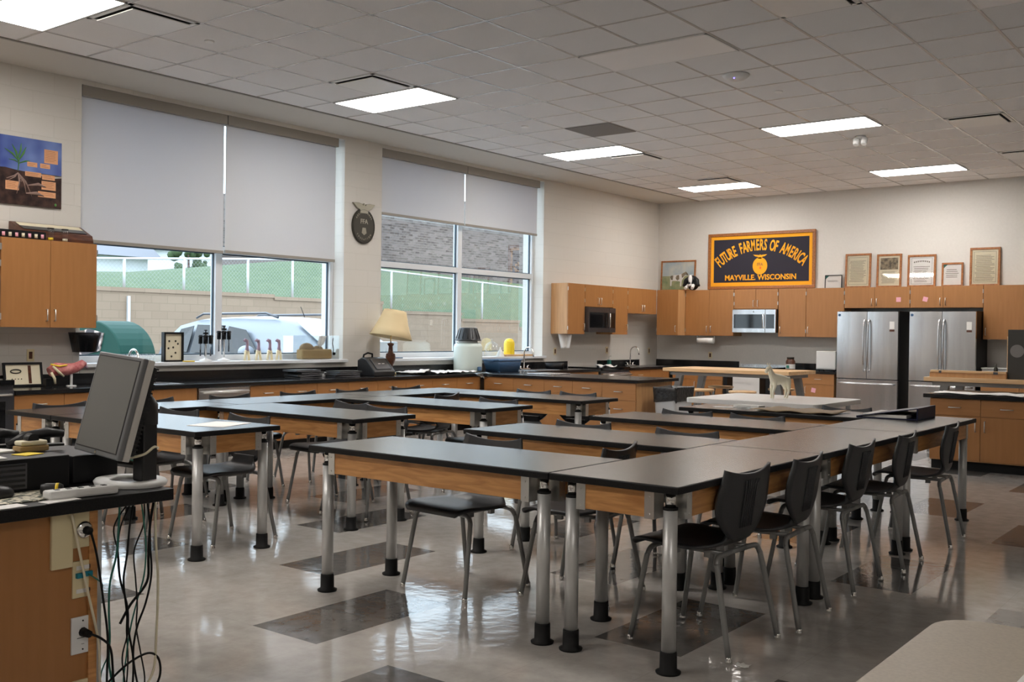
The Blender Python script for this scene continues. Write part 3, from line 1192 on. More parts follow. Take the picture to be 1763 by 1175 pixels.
stove('dark range at the far left edge of the long counter', (.72, .1, 0), HP, .91, 'steel_dark', top=.90)
stove('stainless range under the microwave on the window wall', (.70, 10.81, 0), HP, .9, 'steel', top=.82)
st = stove('white fronted range below the bright microwave on the back wall', (1.76, 13.14, 0), 0, .9, 'blackboard_box', top=.83)
tl = MB().box(.2, .7, -.032, -.026, .24, .665).build('towel', 'towel')
tl.parent = st
bx('splash_panel', 'steel', (0, .9, .665, .69, .82, .86), st)


dw = thing('dishwasher', 'stainless dishwasher with bar handle under the left window counter', 'dishwasher', (FX, 2.975, 0), HP)
MB().box(.005, .68, .02, .64, .1, CT - .042).build('body', 'steel_dark', dw)
d = MB().box(.01, .67, -.01, .02, .1, CT - .05).build('door', 'steel', dw, .003)
MB().tube([(.05, -.01, .695), (.05, -.05, .695), (.63, -.05, .695), (.63, -.01, .695)], .014, 8).build('handle', 'nickel', d)
bx('toe_kick', 'rubber', (.01, .67, .06, .6, 0, .1), dw)


def fridge(label, x0, label_detail):
    t = thing('refrigerator', label, 'refrigerator', (x0, 13.1, 0), 0, 'stainless french door refrigerators')
    W = .985
    MB().box(.005, W - .0, .07, .74, .03, 1.80).build('body', 'blackboard_box', t, .004)
    for k in (0, 1):
        a, b3 = (0, W / 2 - .003) if k == 0 else (W / 2 + .003, W)
        # slightly bowed door
        pts = []
        n = 8
        for i in range(n + 1):
            u = i / n
            pts.append((a + (b3 - a) * u, .012 - .014 * math.sin(PI * (.12 + .76 * u))))
        pts += [(b3, .066), (a, .066)]
        dd = MB().prism(pts, .70, 1.79, smooth=False).build('door', 'steel', t, .002)
        hx = W / 2 - .035 if k == 0 else W / 2 + .035
        path = [(hx, .005, .82), (hx, -.04, .86), (hx, -.062, 1.0), (hx, -.068, 1.2), (hx, -.062, 1.45), (hx, -.04, 1.62), (hx, .005, 1.66)]
        MB().tube(catmull(path, 4), .014, 10).build('handle', 'steel', dd)
        if k == 0:
            MB().ball((.04, -.001, 1.735), .022, 14, 6, (1, .15, 1)).build('badge', 'blue_bin', dd)
        else:
            bx('energy_label', 'paper', (.84, -.0035, .93, -.0005, 1.53, 1.64) if 0 else (.855, .93, -.0055, -.0035, 1.51, 1.63), dd)
            bx('colour_label', 'dark_wood', (.855, .93, -.0055, -.0035, 1.47, 1.5), dd)
    pts = []
    for i in range(9):
        u = i / 8
        pts.append((W * u, .012 - .014 * math.sin(PI * (.06 + .88 * u))))
    pts += [(W, .066), (0, .066)]
    dr = MB().prism(pts, .08, .685).build('freezer_drawer', 'steel', t, .002)
    MB().tube([(.04, .0, .62), (.05, -.045, .62), (.3, -.058, .62), (.7, -.058, .62), (.93, -.045, .62), (.945, .0, .62)], .013, 10).build('handle', 'steel', dr)
    return t


fridge('left stainless refrigerator with two doors over a freezer drawer', 3.815, 0)
fridge('right stainless refrigerator, partly hidden behind the wooden bench', 4.975, 0)
bx('cord_x', 'white', (0, .001, 0, .001, 0, .001)) if 0 else None

# ================================================================== FAUCETS + SINKS
def sink(label, x0, x1, y0, y1, fx, fy, spout, z=CT):
    t = thing('sink', label, 'sink', ((x0 + x1) / 2, (y0 + y1) / 2, z))
    a, b3 = (x1 - x0) / 2, (y1 - y0) / 2
    mb = MB()
    mb.box(-a, a, -b3, -b3 + .035, .0, .006).box(-a, a, b3 - .035, b3, 0, .006).box(-a, -a + .035, -b3, b3, 0, .006).box(a - .035, a, -b3, b3, 0, .006)
    mb.build('rim', 'steel', t, .002)
    bx('basin', 'steel_dark', (-a + .035, a - .035, -b3 + .035, b3 - .035, .0005, .002), t)
    f = thing('faucet', 'tall arched chrome faucet of the ' + label, 'faucet', (fx, fy, z + .007), spout, 'arched chrome faucets')
    MB().box(-.04, .04, -.12, .12, 0, .018).build('base_plate', 'chrome', f, .004)
    path = [(0, 0, .015), (0, 0, .25)] + [(.09 - .09 * math.cos(a2), 0, .25 + .1 * math.sin(a2)) for a2 in [PI * i / 8 for i in range(1, 8)]] + [(.18, 0, .24), (.185, 0, .20)]
    MB().tube(path, .011, 10).build('spout', 'chrome', f)
    for s in (-1, 1):
        MB().tube([(0, s * .09, .015), (0, s * .09, .055)], [.018, .012], 10).tube([(0, s * .09, .05), (.0, s * .135, .065)], .006, 6).build('tap_handle', 'chrome', f)
    return t


sink('peninsula sink right of the blue tub', .25, .66, 9.05, 9.75, .18, 9.35, 0)
sink('steel far corner sink', .22, .66, 12.35, 13.0, .15, 12.62, 0)
sink('left counter sink hidden behind the monitor', .2, .62, 2.2, 2.85, .14, 2.5, 0)
# cutting tray + towel beside the range
tr = MB().box(-.2, .2, -.26, .26, 0, .012).build('metal_tray', 'steel', None, .004)
tr.location = (1.42, 8.30, CT + .001)
tag(tr, 'flat silver tray on the peninsula counter', 'tray')
tw = MB().grid([[(-.12 + .24 * u, -.16 + .32 * v, .015 + .02 * math.sin(u * 9 + v * 4)) for u in [i / 8 for i in range(9)]] for v in [j / 8 for j in range(9)]]).build('dish_towel', 'towel', None, solid=.012)
tw.location = (.50, 11.25, .812)
tag(tw, 'white folded towel lying on the window wall range', 'towel')
bl = MB().prism([(-.04, -.04), (.04, -.04), (.04, .04), (-.04, .04)], 0, .12).build('bottle_body', 'green_can', None, .01)
sb = thing('soap_bottle', 'small green soap bottle with pump behind the far range', 'bottle', (.12, 11.95, CT + .001))
bl.parent = sb
bl.scale = (.7, .7, 1)
MB().tube([(0, 0, .12), (0, 0, .18), (.03, 0, .19), (.05, 0, .18)], .005, 6).build('pump', 'white', sb)

# dish rack / black pot by sink 1
pt = thing('roasting_pan', 'black pan with steel handles beside the peninsula sink', 'pan', (.32, 9.98, CT + .001))
MB().lathe([(.13, 0), (.15, .01), (.155, .1), (.15, .1), (.145, .012)], 22).build('pan_body', 'blackboard_box', pt)
MB().tube([(.0, .15, .08), (0, .2, .09), (.05, .2, .09), (.05, .145, .08)], .006, 6).build('handle', 'chrome', pt)

# wall plates
def plate(x, y, z, wall, label, m='plate'):
    mb = MB()
    if wall == 'L':
        mb.box(0, .006, -.037, .037, -.06, .06)
        sl = MB().box(.006, .008, -.017, .017, -.035, .035)
    else:
        mb.box(-.037, .037, -.006, 0, -.06, .06)
        sl = MB().box(-.017, .017, -.008, -.006, -.035, .035)
    t = mb.build('wall_outlet', m, None, .002)
    t.location = (x, y, z)
    sl.build('receptacle', 'dark_wood', t)
    tag(t, label, 'outlet', 'outlet plates above the counters')


plate(.001, 10.44, 1.07, 'L', 'outlet plate right of the first arched faucet')
plate(.001, 12.05, 1.08, 'L', 'outlet plate between the two arched faucets')
plate(.001, 13.55, 1.06, 'L', 'outlet plate next to the far room corner')
plate(1.14, YB - .001, 1.0, 'B', 'outlet plate on the back wall under the paper towels')
plate(3.3, YB - .001, 1.02, 'B', 'outlet plate behind the glass jar on the back wall')
plate(.001, 1.52, 1.09, 'L', 'outlet plate above the anatomical model at the left')

pr = thing('paper_towel_holder', 'white paper towel roll hung under the back wall cabinet', 'paper towels', (1.2, 13.55, UB - .09))
MB().lathe([(.055, -.16), (.055, .16)], 20, Matrix.Rotation(HP, 4, 'Y')).build('paper_roll', 'paper', pr)
MB().box(-.175, -.168, -.02, .02, -.02, .089).box(.168, .175, -.02, .02, -.02, .089).build('brackets', 'white', pr)
ht = thing('hanging_towel', 'white cloth hanging under the cabinet by the right window', 'towel', (.2, 9.99 + .25, UB))
MB().grid([[((.0 + .02 * math.sin(u * 7)), (u - .5) * (.24 - .1 * v), -.24 * v) for u in [i / 10 for i in range(11)]] for v in [j / 8 for j in range(9)]]).build('cloth', 'towel', ht, solid=.004)
ht.location = (.22, 10.42, UB - .001)
ht.rotation_euler = (0, 0, -.7)
# back counter jar and white box, right items
jr = thing('food_jar', 'dark jar with green and white label on the back counter', 'jar', (2.89, 13.42, CT + .001))
MB().lathe([(.075, 0), (.08, .01), (.08, .15), (.06, .18), (.055, .19)], 20).build('jar_body', 'dark_wood', jr)
MB().lathe([(.081, .02), (.081, .10)], 20, cap=False).build('jar_label', 'paper', jr)
MB().lathe([(.062, .19), (.062, .22)], 20).build('lid', 'bronze', jr)
MB().box(-.04, .01, -.084, -.08, .03, .08).build('green_mark', 'green_can', jr)
wb = thing('mini_refrigerator', 'white square countertop box left of the left refrigerator', 'box', (3.56, 13.45, CT + .03))
MB().box(-.17, .17, -.15, .15, 0, .31).build('case', 'white', wb, .012)
MB().box(-.16, .16, -.155, -.151, .02, .3).build('door', 'white', wb, .004)
for sx in (-.13, .13):
    for sy in (-.1, .1):
        MB().cyl(sx, sy, -.029, 0, .012, 8).build('foot', 'rubber', wb)
tb2 = thing('storage_tub', 'low white tub on the counter right of the refrigerators', 'tub', (6.2, 13.45, CT + .001))
MB().prism([(-.2, -.12), (.2, -.12), (.2, .12), (-.2, .12)], 0, .12).build('tub', 'white_plastic', tb2, .01)
MB().prism([(-.21, -.13), (.21, -.13), (.21, .13), (-.21, .13)], .12, .14).build('lid', 'white', tb2, .006)
bt = MB().lathe([(.03, 0), (.03, .13), (.012, .16), (.012, .2)], 12).build('dark_bottle', 'bronze')
bt.location = (6.22, 13.25, CT + .001)
tag(bt, 'small black bottle in front of the low white tub', 'bottle')

# ================================================================== TRASH CAN
tc2 = thing('trash_can', 'grey trash can lined with a black bag at the peninsula end', 'trash can', (3.50, 8.16, 0))
def rr(a, b3, r, n=4):
    pts = []
    for cx, cy, s0 in ((a - r, b3 - r, 0), (-a + r, b3 - r, 1), (-a + r, -b3 + r, 2), (a - r, -b3 + r, 3)):
        for i in range(n + 1):
            t = (s0 + i / n) * HP
            pts.append((cx + r * math.cos(t), cy + r * math.sin(t)))
    return pts
def loft(levels, T=None):
    """levels: (a,b,r,z)"""
    rows = []
    for a, b3, r, z in levels:
        rows.append([(x, y, z) for x, y in rr(a, b3, r)])
    return rows
MB().grid(loft([(.13, .2, .03, 0), (.155, .235, .04, .5), (.16, .24, .04, .68)]), closed=True).box(-.13, .13, -.2, .2, 0, .01).build('bin', 'grey_bin', tc2)
rows = []
for k, (a, b3, z) in enumerate([(.162, .243, .52), (.17, .25, .55), (.168, .25, .58), (.172, .255, .67), (.178, .262, .70), (.165, .25, .705), (.14, .22, .62), (.1, .16, .5)]):
    rows.append([(x + random.uniform(-.006, .006), y + random.uniform(-.006, .006), z + random.uniform(-.015, .015) * (1.5 if k == 0 else .6)) for x, y in rr(a, b3, .04)])
MB().grid(rows, closed=True).build('bag_liner', 'bag', tc2)

# ================================================================== WALL DECOR
bn = thing('banner', 'large framed navy and gold farmers banner standing on the back wall cabinets', 'banner', (2.12, YB - .03, UT + .02), 0)
BW, BH = 1.03, 1.03
fr = MB()
f0 = .055
fr.box(-BW, BW, -.025, .02, 0, f0).box(-BW, BW, -.025, .02, BH - f0, BH).box(-BW, -BW + f0, -.025, .02, f0, BH - f0).box(BW - f0, BW, -.025, .02, f0, BH - f0)
fr.build('frame', 'frame_wood', bn, .006)
bx('gold_border', 'gold', (-BW + f0, BW - f0, -.004, .01, f0, BH - f0), bn)
bx('navy_field', 'navy', (-BW + .115, BW - .115, -.008, -.004, .125, BH - .115), bn)
items = []
txt = 'FUTURE FARMERS OF AMERICA'
Rr = 1.18
widths = [1.0] * len(txt)
ang0 = -.705
wts = {'M': 1.25, 'I': .6, ' ': .75}
cum = [0]
for c0, c1 in zip(txt, txt[1:]):
    cum.append(cum[-1] + (wts.get(c0, 1) + wts.get(c1, 1)) / 2)
step = 1.41 / cum[-1]
zc = .845 - Rr - .14
for i, ch in enumerate(txt):
    if ch == ' ':
        continue
    a = ang0 + step * cum[i]
    T = Matrix.Translation((Rr * math.sin(a) * 1.0, -.0095, zc + Rr * math.cos(a))) @ Matrix.Rotation(a, 4, 'Y') @ Matrix.Rotation(HP, 4, 'X')
    items.append((ch, .275, T, .46 if ch not in 'MW' else .38))
text_mesh('arched_lettering', items, 'gold', bn)
T = Matrix.Translation((.0, -.0095, .165)) @ Matrix.Rotation(HP, 4, 'X')
text_mesh('town_lettering', [('MAYVILLE. WISCONSIN', .135, T, .98)], 'gold', bn)
oval = [(.14 * math.cos(2 * PI * k / 32), .155 * math.sin(2 * PI * k / 32)) for k in range(32)]
TX = Matrix.Translation((0, -.008, .415)) @ Matrix.Rotation(HP, 4, 'X')
em = MB().prism(oval, 0, .004, TX)
wing = [(-.135, .205), (-.09, .175), (-.045, .165), (-.03, .13), (.03, .13), (.045, .165), (.09, .175), (.135, .205), (.05, .2), (.012, .195), (0, .21), (-.012, .195), (-.05, .2)]
em.prism(wing, 0, .004, TX)
eo = em.build('emblem', 'gold', bn)
text_mesh('emblem_lettering', [('FFA', .08, TX @ Matrix.Translation((0, 0, .005)), .9)], 'frame_wood', eo, .002)
MB().prism([(-.012, -.05), (.02, -.06), (.03, -.03), (0, -.01)], .004, .006, TX).build('emblem_mark', 'orange', eo)

# oval plaque between windows (faces +x)
pq = thing('emblem_plaque', 'dark metal oval emblem with spread eagle between the two windows', 'plaque', (.001, 5.985, 2.76))
TL = Matrix.Rotation(HP, 4, 'Z') @ Matrix.Rotation(HP, 4, 'X')
ov = [(.205 * math.cos(2 * PI * k / 40), .235 * math.sin(2 * PI * k / 40)) for k in range(40)]
MB().prism(ov, 0, .03, TL).build('oval_shield', 'bronze', pq, .008)
ring = []
rg = MB()
for k in range(36):
    a = 2 * PI * k / 36
    rg.tube([TL @ Vector((.188 * math.cos(a), .218 * math.sin(a), .03)), TL @ Vector((.188 * math.cos(a + .18), .218 * math.sin(a + .18), .03))], .006, 6, cap=False)
rg.build('rim', 'bronze', pq)
wg = [(-.20, .30), (-.13, .235), (-.075, .215), (-.07, .17), (.07, .17), (.075, .215), (.13, .235), (.20, .30), (.10, .305), (.04, .295), (.02, .27), (0, .305), (-.02, .27), (-.04, .295), (-.10, .305)]
MB().prism(wg, 0, .035, TL).build('eagle', 'bronze_light', pq, .004)
its = []
for word, a0, a1, rad in (('AGRICULTURAL', .95, -.95, .155), ('EDUCATION', 2.25, 4.03, .155)):
    for i, ch in enumerate(word):
        f = i / (len(word) - 1)
        if word[0] == 'A':
            a = -(a0 + (a1 - a0) * f)
            T = TL @ Matrix.Translation((rad * math.sin(a), rad * 1.12 * math.cos(a), .031)) @ Matrix.Rotation(-a, 4, 'Z')
        else:
            a = -(a0 + (a1 - a0) * f)
            T = TL @ Matrix.Translation((rad * 1.05 * math.sin(a), rad * 1.2 * math.cos(a), .031)) @ Matrix.Rotation(-a + PI, 4, 'Z')
        its.append((ch, .034, T, .9))
its.append(('FFA', .085, TL @ Matrix.Translation((0, .035, .031)), 1))
text_mesh('raised_lettering', its, 'bronze_light', pq)
MB().prism([(-.03, -.02), (.03, -.02), (.045, -.09), (0, -.12), (-.045, -.09)], .03, .034, TL).build('relief', 'bronze_light', pq, .003)

# poster (faces +x)
po = thing('poster', 'blue and dark soil poster of a corn seedling on the left wall', 'poster', (.02, .95, 2.555))
PW, PH = .86, .66
bx('sheet', 'poster_blue' if 0 else 'navy', (0, .002, 0, PW, 0, PH), po) if 0 else None
psky = mat('poster_blue_ink', (.05, .09, .35), .35)
noise_var(psky, (.04, .07, .3), (.18, .26, .55), (1, 1, 1), 3, 2)
psoil = mat('poster_soil_ink', (.03, .015, .012), .35)
noise_var(psoil, (.012, .006, .006), (.07, .035, .028), (1, 1, 1), 14, 6)
pgreen = mat('poster_green_ink', (.08, .25, .05), .4)
ppeach = mat('poster_peach_ink', (.75, .38, .2), .4)
pbrown = mat('poster_root_ink', (.3, .2, .17), .4)
MB().box(0, .002, 0, PW, PH * .5, PH).build('sky_print', psky, po)
edge = [(0, 0), (PW, 0), (PW, PH * .47), (.78, PH * .45), (.7, PH * .47), (.6, PH * .46), (.5, PH * .5), (.4, PH * .51), (.3, PH * .53), (.15, PH * .52), (0, PH * .55)]
MB().prism(edge, 0, .003, TL).build('soil_print', psoil, po)
pl = MB()
for (x0, z0, x1, z1, wd) in ((.42, .33, .42, .5, .006), (.42, .42, .36, .58, .012), (.42, .42, .5, .57, .012), (.42, .43, .29, .53, .01), (.42, .40, .54, .44, .008), (.42, .41, .33, .43, .007), (.42, .45, .45, .60, .01)):
    pl.tube([TL @ Vector((x0, z0, .003)), TL @ Vector(((x0 + x1) / 2 + .01, (z0 + z1) / 2 + .01, .004)), TL @ Vector((x1, z1, .003))], [.004, wd, .002], 5)
pl.build('seedling_print', pgreen, po)
rt = MB()
for k in range(14):
    a = -PI / 2 + random.uniform(-1.2, 1.2)
    L = random.uniform(.08, .26)
    rt.tube([TL @ Vector((.42, .31, .003)), TL @ Vector((.42 + .5 * L * math.cos(a) + .02, .31 + .5 * L * math.sin(a), .0035)), TL @ Vector((.42 + L * math.cos(a), .31 + L * math.sin(a), .003))], [.004, .006, .002], 5)
rt.tube([TL @ Vector((.52, .2, .003)), TL @ Vector((.62, .22, .004)), TL @ Vector((.7, .2, .003))], [.006, .018, .004], 6)
rt.tube([TL @ Vector((.5, .12, .003)), TL @ Vector((.6, .13, .004)), TL @ Vector((.68, .11, .003))], [.006, .02, .004], 6)
rt.build('root_print', pbrown, po)
for (y0, y1, z0, z1) in ((.68, .82, .44, .575), (.51, .61, .385, .43), (.64, .74, .385, .43), (.49, .65, .29, .335), (.66, .79, .275, .325), (.655, .80, .175, .26), (.62, .80, .10, .155), (.30, .43, .14, .225)):
    q = MB().box(.003, .0045, y0, y1, z0, z1).build('caption_box', ppeach, po)
    ln = MB()
    zz = z1 - .014
    while zz > z0 + .01:
        ln.box(.0045, .005, y0 + .01, y1 - random.uniform(.015, .04), zz - .003, zz)
        zz -= .016
    ln.build('caption_lines', 'frame_wood', q)
MB().ball((.004, .8, .035), .012, 8, 6, (.3, 1, 1.3)).build('green_mark', pgreen, po)


# framed certificates leaning on back wall atop cabinets
def frame(name, label, xc, w2, h, fw, fmat, content, grp='framed pictures on the back wall cabinets', y=YB - .055, z=UT + .001, lean=.05, matc='paper', fd=.012):
    t = thing(name, label, 'framed picture', (xc, y, z), 0, grp)
    t.rotation_euler = (-lean, 0, 0)
    h2 = h
    fr = MB()
    fr.box(-w2, w2, -fd, fd, 0, fw).box(-w2, w2, -fd, fd, h2 - fw, h2).box(-w2, -w2 + fw, -fd, fd, fw, h2 - fw).box(w2 - fw, w2, -fd, fd, fw, h2 - fw)
    fr.build('frame', fmat, t, .003)
    bx('print', matc, (-w2 + fw, w2 - fw, .0, .006, fw, h2 - fw), t)
    if content:
        content(t, w2 - fw, h2 - fw, fw)
    bx('glazing', 'pane_glass', (-w2 + fw, w2 - fw, -.006, -.004, fw, h2 - fw), t)
    return t


M['pane_glass'] = glass_mat('picture_glass', (.97, .97, .97), .06, .03)
M['parch'] = mat('parchment', (.74, .67, .5), .8)
M['ink'] = mat('brown_ink', (.12, .1, .07), .8)
M['sepia'] = mat('sepia_print', (.15, .12, .08), .8)
noise_var(M['sepia'], (.06, .045, .03), (.35, .28, .18), (1, 1, 1), 18, 4)


def lines(t, w2, top, bot, border=True, heading=None, n=16, mtl='ink'):
    mb = MB()
    zz = top
    k = 0
    stp = (top - bot) / n
    while zz > bot:
        a = w2 * random.uniform(.66, .8)
        mb.box(-a, a * random.uniform(.6, 1), -.001, 0, zz - stp * .28, zz)
        zz -= stp
        k += 1
    mb.build('text_lines', mtl, t)
    if heading:
        text_mesh('heading', [(heading[0], heading[1], Matrix.Translation((0, -.001, heading[2])) @ Matrix.Rotation(HP, 4, 'X'), 1)], mtl, t, .001)


def border(t, w2, z0, z1, k=.012):
    mb = MB()
    a = w2 * .86
    mb.box(-a, a, -.001, 0, z0, z0 + .004).box(-a, a, -.001, 0, z1 - .004, z1).box(-a, -a + .004, -.001, 0, z0, z1).box(a - .004, a, -.001, 0, z0, z1)
    mb.build('printed_border', 'ink', t)


def c_creed(t, w2, ztop, z0):
    lines(t, w2, ztop - .09, z0 + .06, n=18)
    border(t, w2, z0 + .03, ztop - .03)


def c_sepia(t, w2, ztop, z0):
    bx('portrait_print', 'sepia', (-w2 + .025, w2 - .025, -.001, 0, z0 + .27, ztop - .03), t)
    lines(t, w2, z0 + .24, z0 + .03, n=12)


def c_cert(t, w2, ztop, z0):
    lines(t, w2 * .9, ztop - .16, z0 + .06, n=9)
    border(t, w2, z0 + .02, ztop - .02)
    q = MB()
    for k in range(9):
        a = -.9 + 1.8 * k / 8
        q.box(.13 * a - .008, .13 * a + .008, -.001, 0, ztop - .085 - .02 * a * a, ztop - .06 - .02 * a * a)
    q.build('arched_heading', 'ink', t)


def c_small(t, w2, ztop, z0):
    lines(t, w2, ztop - .08, z0 + .1, n=5)
    MB().prism([(-w2 + .0, ztop), (-w2, ztop - .06), (-w2 + .06, ztop)], 0, .001, Matrix.Rotation(HP, 4, 'X')).build('corner_mark', 'green_can', t)


frame('framed_certificate', 'wooden framed creed certificate, first right of the small black frame', 3.90, .22, .59, .034, 'frame_wood', c_creed, matc='parch')
frame('framed_certificate', 'wooden framed document with a dark portrait print above its text', 4.42, .205, .565, .034, 'frame_wood', c_sepia, matc='parch')
frame('framed_certificate', 'wooden framed white certificate with an arched heading, third of the row', 4.945, .225, .535, .034, 'frame_wood', c_cert, matc='paper')
frame('framed_certificate', 'smallest wooden framed certificate with a corner mark, before the tallest one', 5.425, .165, .39, .03, 'frame_wood', c_small)
frame('framed_certificate', 'tallest wooden framed certificate with black border at the right end of the row', 5.91, .225, .615, .034, 'frame_wood', c_creed, matc='parch')
frame('framed_photo', 'small black framed picture right of the navy banner', 3.48, .15, .235, .012, 'blackboard_box', c_small)


def c_cow(t, w2, ztop, z0):
    skyp = mat('painted_sky', (.45, .55, .6), .6)
    noise_var(skyp, (.38, .5, .58), (.65, .66, .6), (1, 1, 1), 5, 4)
    fld = mat('painted_field', (.3, .34, .15), .6)
    noise_var(fld, (.2, .28, .12), (.42, .4, .2), (1, 1, 1), 9, 5)
    bx('sky_paint', skyp, (-w2, w2, -.001, 0, z0 + .25, ztop), t)
    bx('field_paint', fld, (-w2, w2, -.0012, 0, z0, z0 + .26), t)
    cw = MB()
    TC = Matrix.Rotation(HP, 4, 'X')
    body = [(-.14, .30), (-.17, .28), (-.165, .2), (-.16, .1), (-.135, .1), (-.13, .19), (-.09, .2), (.02, .19), (.05, .18), (.05, .09), (.075, .09), (.085, .2), (.11, .24), (.16, .31), (.215, .29), (.225, .315), (.17, .37), (.12, .355), (.05, .32), (-.05, .31)]
    cw.prism(body, .0015, .0025, TC)
    o = cw.build('cow_paint', 'paper', t)
    s = MB()
    s.prism([(-.15, .298), (-.168, .27), (-.15, .22), (-.11, .21), (-.1, .3)], .0026, .003, TC)
    s.prism([(-.03, .3), (-.05, .25), (-.01, .2), (.03, .23), (.02, .31)], .0026, .003, TC)
    s.prism([(.07, .325), (.09, .25), (.13, .28), (.16, .31), (.215, .292), (.222, .313), (.17, .37), (.12, .35)], .0026, .003, TC)
    s.build('cow_patches', 'sepia', o)


frame('framed_painting', 'framed painting of a black and white cow in a green field', .46, .37, .585, .03, 'frame_wood', c_cow)

# stuffed cow toy
sc_ = thing('stuffed_cow', 'black and white stuffed cow with drooping ears between cow picture and banner', 'stuffed toy', (.90, 13.55, UT + .001), .0)
MB().ball((0, .04, .11), .11, 18, 12, (1, .9, 1)).ball((0, .0, .19), .085, 16, 10, (1, .9, 1.05)).build('body', 'blackboard_box', sc_)
MB().ball((0, -.07, .20), .05, 14, 10, (.75, .8, 1.7)).ball((0, -.1, .1), .04, 12, 8, (1.2, 1, .8)).build('face_blaze', 'towel', sc_)
for s in (-1, 1):
    MB().tube([(s * .05, 0, .24), (s * .11, -.02, .18), (s * .13, -.03, .10), (s * .17, -.03, .08)], [.03, .045, .04, .02], 10).build('ear', 'blackboard_box', sc_)
    MB().tube([(s * .05, -.04, .09), (s * .065, -.1, .05), (s * .07, -.13, .03)], [.03, .03, .028], 10).build('leg', 'towel', sc_)
MB().ball((0, -.115, .11), .035, 12, 8, (1, .7, 1.1)).build('muzzle', 'blackboard_box', sc_)
MB().tube([(0, 0, .25), (0, -.01, .295)], [.03, .004], 8).build('hair_tuft', 'towel', sc_)

# ================================================================== WINDOW SILL AND COUNTER ITEMS
ZS = SZ + .001
# black shadow box frame
def facing(t, rz):
    t.rotation_euler = (0, 0, rz)


fb = thing('shadow_box', 'upright black framed specimen card on the left window sill', 'framed picture', (-.02, 3.14, ZS), HP)
MB().box(-.125, .125, -.02, .035, 0, .02).box(-.125, .125, -.02, .035, .31, .33).box(-.125, -.105, -.02, .035, .02, .31).box(.105, .125, -.02, .035, .02, .31).build('frame', 'blackboard_box', fb)
bx('card', 'parch', (-.105, .105, .0, .03, .02, .31), fb)
for (x, z) in ((-.05, .23), (.03, .23), (-.06, .15), (.0, .16), (.06, .2), (.03, .1), (-.02, .06)):
    MB().ball((x, -.003, z), .012, 8, 5, (1, .3, 1)).build('specimen', 'bronze', fb)
yb = MB().box(-.03, .03, -.06, .06, 0, .012).build('yellow_marker', 'yellow', None, .003)
yb.location = (.045, 3.30, ZS)
tag(yb, 'small yellow-green object on the sill beside the black framed card', 'marker')


def spindle(y, h, label, x=-.04):
    t = thing('pipette_stand', label, 'instrument stand', (x, y, ZS), 0, 'black topped stands on the sill')
    MB().lathe([(.075, 0), (.07, .012), (.02, .03), (.012, .04)], 16).cyl(0, 0, .03, h, .012, 10).build('stand_post', 'white', t)
    MB().cyl(0, 0, h, h + .02, .03, 12).cyl(0, 0, h + .02, h + .04, .006, 8).cyl(0, 0, h + .04, h + .05, .02, 10).build('top_knob', 'rubber', t)
    for k in range(6):
        a = 2 * PI * k / 6 + .3
        x1, y1 = .065 * math.cos(a), .065 * math.sin(a)
        p = MB().cyl(x1, y1, h - .11, h - .01, .019, 8).build('pipette_grip', 'rubber', t)
        MB().cyl(x1, y1, h - .25, h - .11, .005, 6, .003).build('pipette_tip', 'smoke', p)
    MB().cyl(0, 0, h - .03, h - .02, .085, 14).build('carousel', 'rubber', t)
    return t


spindle(3.58, .31, 'white stand with black pipette grips, left of the window mullion')
spindle(3.83, .36, 'taller white stand with black pipette grips in front of the window mullion')


def bone(y, label):
    t = thing('bone_specimen', label, 'bone model', (-.04, y, ZS), 0, 'standing bone specimens on the sill')
    MB().tube([(0, -.035, 0), (0, -.025, .06), (0, -.018, .1)], [.014, .016, .018], 8).tube([(0, .035, 0), (0, .025, .06), (0, .018, .1)], [.014, .016, .018], 8)\
        .ball((0, 0, .105), .033, 12, 8, (.8, 1, .9)).build('cannon_bone', 'bone', t)
    MB().tube([(0, 0, .11), (0, .002, .16), (0, .004, .2), (0, -.004, .235), (0, -.03, .243), (0, -.048, .232)], [.026, .018, .017, .022, .02, .01], 10).build('lower_bone', 'mauve', t)
    MB().lathe([(.045, 0), (.045, .004)], 12).build('base_disc', 'cream_plastic', t)
    return t


for y, lb in ((4.16, 'first bone specimen on the sill, right of the mullion'), (4.33, 'second bone specimen on the sill from the mullion'),
              (4.50, 'third bone specimen on the sill from the mullion'), (4.64, 'fourth bone specimen, nearest the clear case')):
    bone(y, lb)
cs = thing('display_case', 'clear plastic case with a brown specimen inside at the right end of the left sill', 'display case', (-.05, 5.17, ZS), 0)
for b6 in ((-.1, -.096, -.38, .38, 0, .3), (.096, .1, -.38, .38, 0, .3), (-.096, .096, -.38, -.376, 0, .3), (-.096, .096, .376, .38, 0, .3), (-.1, .1, -.38, .38, .3, .304)):
    bx('clear_panel', 'clear', b6, cs)
cb = MB().box(-.06, .06, -.20, .3, .004, .13)
cb.build('brown_specimen', 'card', cs, .02)
MB().ball((0, -.08, .13), .09, 12, 8, (.6, 1.3, .9)).ball((0, .1, .12), .07, 12, 8, (.6, 1.3, .8)).build('mounted_animal', 'brown_mat', cs)
MB().grid([[(.03 + .02 * math.sin(9 * u), .1 + .12 * u - .03 * v, .3 - .17 * v * (1 - abs(u - .4))) for u in [i / 6 for i in range(7)]] for v in [j / 6 for j in range(7)]]).build('paper_tag', 'paper', cs, solid=.002)
MB().tube([(.05, .32, .27), (.06, .30, .2), (.05, .33, .13), (.06, .31, .06)], .006, 6).ball((.06, .33, .07), .02, 8, 6).build('coiled_cord', 'rubber', cs)
tt = MB()
for k in range(11):
    tt.cyl(0, -.3 + .045 * k, 0, .09, .013, 8)
rk = tt.build('test_tube', 'clear')
rk2 = thing('tube_rack', 'row of clear tubes on the sill behind the monitor', 'tube rack', (-.06, 2.78, ZS))
rk.parent = rk2
rk['kind'] = 'stuff'
